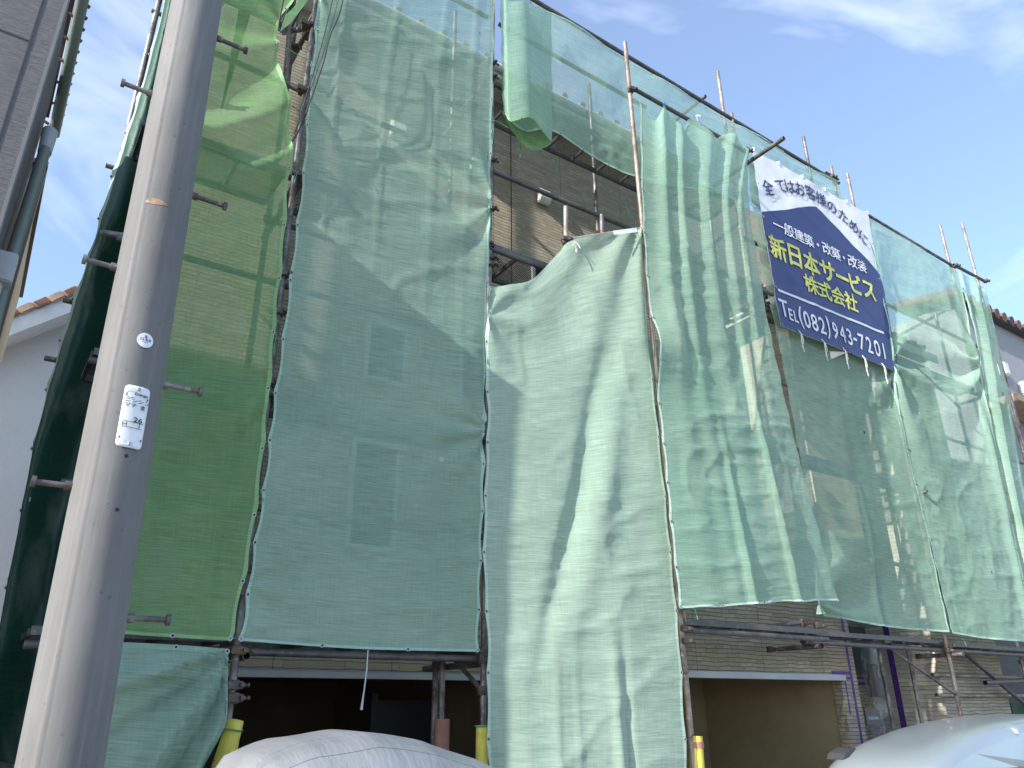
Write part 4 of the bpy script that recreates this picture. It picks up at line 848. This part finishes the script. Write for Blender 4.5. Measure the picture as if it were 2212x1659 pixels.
# far left house, a gable behind
fh = empty('house', (-1, 15, 0), 'pale grey gable with orange roof tiles, left of the utility pole', 'house')
a_ = at(20, 722, 14); b_ = at(150, 672, 14); sl_ = (b_[2]-a_[2])/(b_[0]-a_[0])
xa, xb = -4.5, 3.0; za = a_[2]+sl_*(xa-a_[0]); zb = a_[2]+sl_*(xb-a_[0])
mb = MB(); mb.add([(xa, 14.2, 0), (xb, 14.2, 0), (xb, 14.2, zb), (xa, 14.2, max(za, .5))], [(0, 1, 2, 3)]); mb.build('wall', M['lightsid'], fh)
mb = MB(); mb.bar((xa, 13.95, za+.02), (xb, 13.95, zb+.02), .6, .30, mi=0); mb.build('barge_board', M['white'], fh)
mb = MB()
for k in range(40):
    f = k/40; f2 = (k+.92)/40; mb.bar((xa+(xb-xa)*f, 13.95, za+(zb-za)*f+.22), (xa+(xb-xa)*f2, 13.95, za+(zb-za)*f2+.245), .75, .13, mi=k % 2)
mb.build('verge_tiles', [M['tile'], M['tiler']], fh, .02)
# right neighbour
rh = empty('house', (18, 8, 0), 'light grey neighbour house with red-brown roof tiles at the right edge', 'house')
RY = 5.95; rz = float(at(2180, 714, RY)[2]); RX = 14.35
mb = MB(); mb.add([(RX, RY, 0), (26, RY, 0), (26, RY, rz), (RX, RY, rz)], [(0, 1, 2, 3)]); mb.add([(RX, RY, 0), (RX, 14, 0), (RX, 14, rz), (RX, RY, rz)], [(0, 1, 2, 3)]); mb.build('wall', M['palesid'], rh)
mb = MB(); mb.box((RX-.25, RY-.16, rz-.02), (26, RY+.1, rz+.02)); mb.build('eave', M['trimdark'], rh)
mb = MB()
for k in range(36): mb.tube([(RX-.2+k*.3, RY-.2, rz+.06), (RX-.2+k*.3, RY+1.0, rz+.30)], .10, 8, k % 2)
mb.build('tile_ends', [M['tiler'], M['roofdark']], rh)
for px, py in ((2160, 800), (2205, 842)):
    q = at(px-60, py-20, RY) if False else at(px, py, RY); mb = MB(); mb.box((q[0]-.10, RY-.14, q[2]-.14), (q[0]+.10, RY-.003, q[2]+.14)); mb.build('vent_hood', M['white'], rh, .03)
zr = float(at(2205, 908, RY)[2]); mb = MB(); mb.box((RX+.2, RY-.55, zr-.05), (26, RY-.003, zr+.10)); mb.build('lower_roof', M['tile'], rh, .01)
# pale screen and dark fence beyond the scaffold, lower right
e = MB(); a_ = at(2050, 1400, 7.6); e.box((13.65, 6.9, 0), (20, 6.94, 2.9)); tag(e.build('privacy_screen', simple('pale_green_panel', (.34, .44, .36), .7, 0, .15, 1.5)), 'pale green sheet wall behind the scaffold at the lower right', 'screen')
e = MB(); 
for k in range(28): e.box((13.7+k*.2, 6.35, 0), (13.89+k*.2, 6.39, 1.62))
e.box((13.65, 6.391, 1.45), (19.5, 6.41, 1.55)); tag(e.build('board_fence', simple('dark_green_board', (.05, .11, .07), .7, 0, .2, 3)), 'dark green fence low at the right edge, above the car roof', 'fence')

# ------------------------------------------------------------ utility pole
up = empty('utility_pole', (.27, 2.5, 0), 'tall weathered concrete utility pole with step bolts and a white number plate', 'utility pole')
UB = np.array([.310, 2.5, 0.0]); UT = np.array([.1354, 2.5, 9.0])
def uc(z): f = z/9.0; return UB+(UT-UB)*f
def ur(z): return .1103-.0050*z
n = 96; zs = [0.0]+list(np.linspace(.8, 9, 60)); mb = MB(); vs = []
for z in zs:
    c_ = uc(z); r_ = ur(z)
    for k in range(n):
        a = 2*math.pi*k/n; dd = 0
        if abs(((a-math.radians(232)+math.pi) % (2*math.pi))-math.pi) < .035: dd = .0035      # casting seam
        vs.append((c_[0]+(r_+dd)*math.cos(a), c_[1]+(r_+dd)*math.sin(a), z))
mb.add(vs, [(i*n+k, i*n+(k+1) % n, (i+1)*n+(k+1) % n, (i+1)*n+k) for i in range(len(zs)-1) for k in range(n)], 0, True); mb.build('shaft', M['concrete'], up)
def bolt(px0, py0, px1, py1, r=.0085):
    """step bolt from the shaft (px0,py0) to its head (px1,py1)"""
    Y0 = 2.5; p = Vector(at(px0, py0, Y0)); z = p.z; c_ = Vector(uc(z)); s_ = 1 if px1 > px0 else -1
    h_ = Vector(at(px1, py1, Y0 - .0)); h_.z = z if abs(h_.z-z) < .08 else h_.z
    d = Vector((s_, 0, 0)); a = c_+d*(ur(z)-.01); a.z = z; b = Vector((h_.x, 2.5, z))
    mb = MB(); mb.tube([a, b], r, 12); mb.tube([b-d*.012, b], .0165, 6); mb.tube([a, a+d*.028], .014, 6); mb.build('step_bolt', M['pipe'], up)
for q in ((325, 202, 262, 176), (246, 577, 177, 563), (150, 1050, 67, 1040), (482, 88, 534, 112), (433, 428, 490, 446), (375, 835, 437, 848), (297, 1336, 368, 1338)): bolt(*q)
def onpole(px, py):
    """point and angle on the shaft surface seen at the pixel"""
    d = CF*1662 + CR*(px-1106) + CU*(829.5-py); d = d/np.linalg.norm(d)
    t_ = 1.8
    for _ in range(40):
        q = CAMP+d*t_; c_ = uc(q[2]); e_ = math.hypot(q[0]-c_[0], q[1]-c_[1])-ur(q[2]); t_ += e_*.7
        if abs(e_) < 1e-5: break
    return q, math.atan2(q[1]-c_[1], q[0]-c_[0])
def wrap(bm_or_pts, a0, z0, off):
    out = []
    for x, y in bm_or_pts:
        z = z0+y; r_ = ur(z)+off; a = a0+x/ur(z); c_ = uc(z); out.append((c_[0]+r_*math.cos(a), c_[1]+r_*math.sin(a), z))
    return out
def wrap_plate(name, w, h, a0, z0, off, mat, parent, rad=.012):
    mb = MB(); nx, ny = 14, 24; ring = []
    V = []
    for j in range(ny+1):
        for i in range(nx+1):
            x = -w/2+w*i/nx; y = -h/2+h*j/ny
            if rad:   # round the corners
                ax, ay = abs(x)-(w/2-rad), abs(y)-(h/2-rad)
                if ax > 0 and ay > 0:
                    l_ = math.hypot(ax, ay)
                    if l_ > rad: x = math.copysign(w/2-rad+ax*rad/l_, x); y = math.copysign(h/2-rad+ay*rad/l_, y)
            V.append((x, y))
    F = [(j*(nx+1)+i, j*(nx+1)+i+1, (j+1)*(nx+1)+i+1, (j+1)*(nx+1)+i) for j in range(ny) for i in range(nx)]
    mb.add(wrap(V, a0, z0, off), F, 0, True); o_ = mb.build(name, mat, parent)
    sm_ = o_.modifiers.new('s', 'SOLIDIFY'); sm_.thickness = .002; sm_.offset = 0; return o_
def wrap_text(body, size, x, y, a0, z0, off, mat, parent, bold=0.0, sx=1.0):
    me = textmesh(body, size, bold); bm = bmesh.new(); bm.from_mesh(me); bpy.data.meshes.remove(me); bmesh.ops.triangulate(bm, faces=bm.faces)
    pts = wrap([(v.co.x*sx+x, v.co.y+y) for v in bm.verts], a0, z0, off)
    for v, p in zip(bm.verts, pts): v.co = p
    me = bpy.data.meshes.new('lettering'); bm.to_mesh(me); bm.free(); o_ = link('lettering', me, mat, None); o_.parent = parent; return o_
q, a_ = onpole(287, 905); zt = float(onpole(297, 836)[0][2]); zb = float(onpole(276, 968)[0][2]); zc = (zt+zb)/2; ph = zt-zb; pw = .070
pl = wrap_plate('number_plate', pw, ph, a_, zc, .006, M['conc'], up)
def plt(body, size, x, y, bold=0., sx=1.): wrap_text(body, size, x*pw, y*ph, a_, zc, .0105, M['ink'], pl, bold, sx)
plt('Energia', .0125, .14, .365, .0002); plt('ニシシン', .0150, .04, .245, .0001, 1.12); plt('マチ', .0150, -.19, .165, .0001, 1.1); plt('支', .0150, .27, .155, .0003); plt('26', .021, .16, -.055, .0002, 1.2); plt('H', .019, -.30, -.145, .0001); plt('I', .020, .24, -.145, .0001)
mb = MB()
def wline(x0, y0, x1, y1, w_=.0014):
    pts = []; n_ = 10; dx, dy = x1-x0, y1-y0; l_ = math.hypot(dx, dy); nx_, ny_ = -dy/l_*w_/2, dx/l_*w_/2
    V = []
    for i in range(n_+1): f = i/n_; V += [(x0+dx*f+nx_, y0+dy*f+ny_), (x0+dx*f-nx_, y0+dy*f-ny_)]
    mb.add(wrap(V, a_, zc, .0105), [(2*i, 2*i+2, 2*i+3, 2*i+1) for i in range(n_)])
wline(-.36*pw, -.095*ph, .38*pw, -.095*ph); wline(-.38*pw, -.185*ph, .36*pw, -.185*ph)
for k in range(14):
    a0_, a1_ = math.radians(50+k*20), math.radians(70+k*20); wline(-.25*pw+.0105*math.cos(a0_), .34*ph+.0105*math.sin(a0_), -.25*pw+.0105*math.cos(a1_), .34*ph+.0105*math.sin(a1_), .0011)
for x, y in ((-.40, .34), (.40, .31), (-.40, -.36), (.40, -.36)): wline(x*pw, (y-.02)*ph, x*pw, (y+.02)*ph, .003)
o_ = mb.build('plate_lines', M['ink'], None); o_.parent = pl
for y in (.45, -.44):
    mb = MB(); p0 = wrap([(0, y*ph)], a_, zc, .006)[0]; p1 = wrap([(0, y*ph)], a_, zc, .014)[0]; mb.tube([p0, p1], .005, 10); o_ = mb.build('plate_screw', M['trim'], None); o_.parent = pl
q, a2 = onpole(313, 736); z2 = float(q[2]); mb = MB(); n_ = 28; rt = .0235
V = [(0, 0)]+[(rt*math.cos(2*math.pi*k/n_), rt*1.05*math.sin(2*math.pi*k/n_)) for k in range(n_)]
mb.add(wrap(V, a2, z2, .004), [(0, 1+k, 1+(k+1) % n_) for k in range(n_)]); mb.add(wrap(V[1:], a2, z2, .004)+wrap(V[1:], a2, z2, -.002), [(k, (k+1) % n_, n_+(k+1) % n_, n_+k) for k in range(n_)], 1); rtg = mb.build('round_tag', [M['conc'], M['trimdark']], up)
wrap_text('B', .012, 0, .0115, a2, z2, .005, M['inkblue'], rtg, .0003); wrap_text('12-5.0', .0125, 0, .002, a2, z2, .005, M['inkblue'], rtg, .0003); wrap_text('2008-04', .005, 0, -.0065, a2, z2, .005, M['inkblue'], rtg)
for px, py in ((273, 985), (253, 1101)):
    q, a3 = onpole(px, py); mb = MB(); c_ = wrap([(0, 0)], a3, float(q[2]), .0012)[0]
    V = [(.0055*math.cos(2*math.pi*k/12), .0055*math.sin(2*math.pi*k/12)) for k in range(12)]; mb.add(wrap(V, a3, float(q[2]), .0015), [tuple(range(12))]); mb.build('bolt_hole', M['black'], up)
# rust scrape half way up
q, a4 = onpole(335, 437); mb = MB(); V = []; n_ = 24
for i in range(n_+1): f = i/n_; w_ = .013*math.sin(math.pi*min(1, f*1.25+.02))**1.0*(1-f)**.4+.0008; x = -.035+.10*f; y = .006*math.sin(f*3)-.012*f*f; V += [(x, y+w_), (x, y-w_)]
mb.add(wrap(V, a4, float(q[2]), .0012), [(2*i, 2*i+2, 2*i+3, 2*i+1) for i in range(n_)]); mb.build('rust_scrape', simple('rust_stain', (.36, .24, .16), .8, 0, .3, 60), up)

# ------------------------------------------------------------ cables by the first pole
def cable(label, pts, r=.006):
    mb = MB(); P_ = np.array([at(px, py, Y) for px, py, Y in pts]); tt = np.linspace(0, 1, 24); Q_ = crom(P_, tt); mb.tube([tuple(p) for p in Q_], r, 6)
    return tag(mb.build('cable', M['black']), label, 'cable', 'black cables at the first scaffold pole')
cable('thickest black cable, kinked, swinging down across the corner of the blue-green net', [(745, -30, 4.8), (735, 25, 4.8), (712, 80, 4.8), (700, 130, 4.82), (680, 190, 4.85), (655, 260, 4.88), (635, 300, 4.93), (604, 345, 4.95)], .006)
cable('straight black cable, leftmost over the blue-green net', [(728, -60, 4.8), (718, 0, 4.8), (694, 100, 4.82), (664, 200, 4.86), (636, 290, 4.95)], .0045)
cable('thin black cable between the other two over the net', [(742, -60, 4.84), (728, 10, 4.84), (700, 110, 4.86), (672, 190, 4.88), (640, 285, 4.95)], .0028)
cable('dark cable coming down to the tip of the yellow-green net', [(622, -60, 4.85), (612, 0, 4.85), (604, 40, 4.87), (601, 66, 4.9)], .007)

# ------------------------------------------------------------ knots and loose ends
def knot(px, py, Y, mat, label, n=5, L_=.12, r=.0035):
    mb = MB(); c_ = Vector(at(px, py, Y))
    for k in range(n):
        a = random.uniform(0, 6.28); e_ = c_+Vector((math.cos(a)*L_*.4, -.03, -abs(math.sin(a))*L_+random.uniform(-.02, .05))); mb.tube(cordpts(c_, e_, random.uniform(-.03, .03), 4), r, 5)
    tag(mb.build('cord_knot', M[mat]), label, 'cord')
knot(1432, 218, 4.64, 'bcord', 'blue cord knotted on the short upper pipe'); knot(1503, 250, 4.64, 'wcord', 'white cord knotted on the short upper pipe')
knot(1126, 300, 5.2, 'cord', 'light green cord dangling from the curled flap', 4, .3); knot(1200, 345, 5.3, 'cord', 'green cord dangling under the walkway right of the curled flap', 4, .25); knot(1353, 440, 5.2, 'cord', 'green cord dangling under the walkway beside the tall brown pole', 4, .25)
knot(2080, 620, 4.9, 'cord', 'turquoise cord dangling at the top right corner of the scaffold', 4, .35); knot(1882, 530, 4.93, 'cord', 'green cord bunch at the upper right corner of the banner', 6, .45)
knot(1240, 522, 4.8, 'wcord', 'white cord knotted on the slanted top edge of the mint net', 4, .14); knot(1067, 260, 4.95, 'cord', 'pale green cord loop on the second scaffold pole', 4, .35)
mb = MB(); a_ = Vector(at(795, 1404, 4.9)); mb.tube([a_, a_+Vector((0, 0, -.12)), a_+Vector((-.01, 0, -.25)), a_+Vector((-.02, 0, -.36))], [.004, .005, .005, .009], 6); tag(mb.build('hanging_strap', M['trim']), 'grey strap hanging below the bottom hem of the blue-green net', 'strap')
mb = MB(); mb.bar(tuple(at(1326, 503, 4.68)), tuple(at(1376, 497, 4.66)), .006, .045); tag(mb.build('paper_tag', M['white'], None, .006), 'small white and green paper tag on the top edge of the mint net', 'tag')

# ------------------------------------------------------------ covered car
def loft(name, secs, mat, parent, n=40, closed=True):
    mb = MB(); vs = []
    for s_ in secs: vs += s_
    m_ = len(secs[0]); mb.add(vs, [(i*m_+k, i*m_+k+1, (i+1)*m_+k+1, (i+1)*m_+k) for i in range(len(secs)-1) for k in range(m_-1)], 0, True)
    mb.add(secs[0], [tuple(range(m_))]); mb.add(secs[-1], [tuple(range(m_))]); return mb.build(name, mat, parent)
cc = empty('covered_car', (2.7, 4.14, 0), 'car under a silver-grey fabric cover in front of the left garage', 'car')
def cover_sec(y, hw, zt, cx, n=48):
    out = []
    for k in range(n+1):
        a = math.pi*k/n; c_, s_ = math.cos(a), math.sin(a); ex = .55
        out.append((cx-hw*math.copysign(abs(c_)**ex, c_), y, .05+(zt-.05)*abs(s_)**.42 if 0 < k < n else .03))
    return out
CS = [(1.10, .56, .75), (1.13, .62, 1.15), (1.22, .66, 1.39), (1.42, .70, 1.47), (1.72, .71, 1.505), (2.05, .71, 1.46), (2.4, .71, 1.35), (2.8, .72, 1.18), (3.2, .72, .98), (3.8, .70, .88), (4.3, .62, .78), (4.42, .5, .6)]
xs_ = np.linspace(1.10, 4.42, 70); secs = []; n_ = 48
for x in xs_:
    hw = np.interp(x, [c_[0] for c_ in CS], [c_[1] for c_ in CS]); zt_ = np.interp(x, [c_[0] for c_ in CS], [c_[2] for c_ in CS])+.004*math.sin(x*11); out = []
    for k in range(n_+1):
        a = math.pi*k/n_; c_, s_ = math.cos(a), math.sin(a)
        out.append((x+.012*math.sin(k*1.3)*s_, 4.14-hw*math.copysign(abs(c_)**.6, c_), .05+(zt_-.05)*abs(s_)**.34 if 0 < k < n_ else .03))
    secs.append(out)
loft('car_cover', secs, M['cover'], cc)
for kx in (16, 21):
    mb = MB(); mb.tube([(s_[kx][0], s_[kx][1], s_[kx][2]+.001) for s_ in secs[1:-1]], .003, 6); mb.build('cover_seam', M['cover'], cc)
for xi in ():
    mb = MB(); mb.tube([(p[0], p[1], p[2]+.001) for p in secs[xi][2:-2]], .003, 6); mb.build('cover_seam', M['cover'], cc)
for (x, y) in ((1.6, 3.6), (3.8, 3.6), (1.6, 4.7), (3.8, 4.7)):
    mb = MB(); mb.tube([(x, y-.08, .28), (x, y+.08, .28)], .27, 24); mb.build('wheel', M['black'], cc)

# ------------------------------------------------------------ right car, a small light-blue van side on
rc = empty('parked_car', (8.7, 4.42, 0), 'pale blue-grey car whose roof fills the lower right corner', 'car')
prof = [(6.78, .35), (6.74, .75), (6.76, .98), (6.86, 1.13), (7.10, 1.24), (7.48, 1.33), (7.88, 1.40), (8.38, 1.455), (8.98, 1.495), (9.36, 1.505), (9.66, 1.50), (9.97, 1.42), (10.20, 1.25), (10.40, 1.0), (10.80, .9), (10.90, .7), (10.90, .35)]
pp = crom(np.array(prof, float), np.linspace(0, 1, 90)); secs = []
for k in range(33):
    f = -1+2*k/32; hw = .60; ins = 1-abs(f)**5*.55; y = 4.42+hw*math.copysign(abs(f)**.9, f)*1.0
    tuck = abs(f)**4
    secs.append([(float(x)+(.10*tuck if x < 8.4 else -.10*tuck), y + (0.10*tuck*max(0, (z-.9))/.6)*(-1 if f > 0 else 1), float(z) - .10*tuck*max(0, min(1, (z-.8)/.6)) - .02*f*f) for x, z in pp])
loft('body', secs, M['paint'], rc)
for (x, y) in ((7.3, 3.92), (10.1, 3.92), (7.3, 4.92), (10.1, 4.92)):
    mb = MB(); mb.tube([(x, y-.09, .31), (x, y+.09, .31)], .31, 28); mb.build('wheel', M['black'], rc)
for y in (3.82, 5.02):
    for x0, x1 in ((7.4, 8.3), (8.4, 9.4)):
        mb = MB(); mb.add([(x0+.12, y+(.03 if y < 4 else -.03), 1.08), (x1, y+(.03 if y < 4 else -.03), 1.08), (x1, y, .80), (x0, y, .80)], [(0, 1, 2, 3)]); mb.build('side_window', M['carglass'], rc)
sp_ = [at(px, py, 3.95) for px, py in ((1822, 1642), (1826, 1628), (1838, 1620), (1849, 1616), (1846, 1622), (1834, 1636))]
mb = MB(); f_ = [tuple(p) for p in sp_]; g_ = [(p[0]+.02, p[1]+.16, p[2]) for p in sp_]; mb.add(f_+g_, [tuple(range(6)), tuple(range(6, 12))]+[(k, (k+1) % 6, 6+(k+1) % 6, 6+k) for k in range(6)]); q = at(1841, 1618, 4.0); mb.tube([tuple(q), (q[0]-.005, q[1], q[2]+.025)], .006, 8); mb.build('rear_spoiler', M['trimdark'], rc)

# ------------------------------------------------------------ wrapped lamp in the entrance
wl = empty('wrapped_lamp', (9.2, 5.95, 1), 'wall lamp and name plate bundled in clear plastic in the entrance beside the stone pier', 'wrapped lamp')
LYY = 5.95
c0 = at(1888, 1390, LYY); c1 = at(1885, 1545, LYY); c2 = at(1910, 1610, LYY)
pts = [at(1878, 1388, LYY), at(1880, 1400, LYY), at(1884, 1440, LYY), at(1889, 1480, LYY), at(1897, 1515, LYY), at(1902, 1530, LYY), at(1890, 1545, LYY), at(1898, 1580, LYY), at(1905, 1620, LYY)]
mb = MB(); mb.tube([tuple(p) for p in crom(np.array(pts), np.linspace(0, 1, 30))], [.13, .12, .115, .115, .12, .125, .125, .12, .12, .12, .115, .11, .1, .09, .085, .075, .08, .09, .10, .11, .11, .10, .10, .09, .09, .09, .08, .07, .06, .05], 20); mb.build('plastic_bag', M['plastic'], wl)
mb = MB(); mb.tube([tuple(at(1880, 1384, LYY)), tuple(at(1880, 1394, LYY))], [.17, .14], 20); mb.build('lamp_cap', M['trim'], wl)
mb = MB(); mb.tube([tuple(at(1884, 1400, LYY)), tuple(at(1886, 1436, LYY))], .05, 16); mb.build('lamp_glass', M['soffit'], wl)
mb = MB(); mb.tube([tuple(at(1886, 1437, LYY)), tuple(at(1896, 1505, LYY))], .085, 16); mb.build('lamp_body', M['trimdark'], wl)
a_ = at(1868, 1533, LYY-.14); b_ = at(1905, 1566, LYY-.14); mb = MB(); mb.box((a_[0], LYY-.14, b_[2]), (b_[0], LYY-.12, a_[2])); lb = mb.build('name_plate', simple('slate_plate', (.12, .125, .135), .35), wl, .004)
mb = MB(); mb.box((a_[0]-.002, LYY-.142, a_[2]), (b_[0]-.05, LYY-.118, a_[2]+.022)); mb.build('orange_strip', simple('orange_strip', (.40, .15, .04), .6), wl)
me = textmesh('YOSHIYAMA', .045, .0008); bm = bmesh.new(); bm.from_mesh(me)
for v in bm.verts: v.co = (v.co.x*.85+(a_[0]+b_[0])/2, LYY-.143, v.co.y+(a_[2]+b_[2])/2-.01)
me = bpy.data.meshes.new('lettering'); bm.to_mesh(me); bm.free(); ol = link('lettering', me, M['white'], None); ol.parent = lb
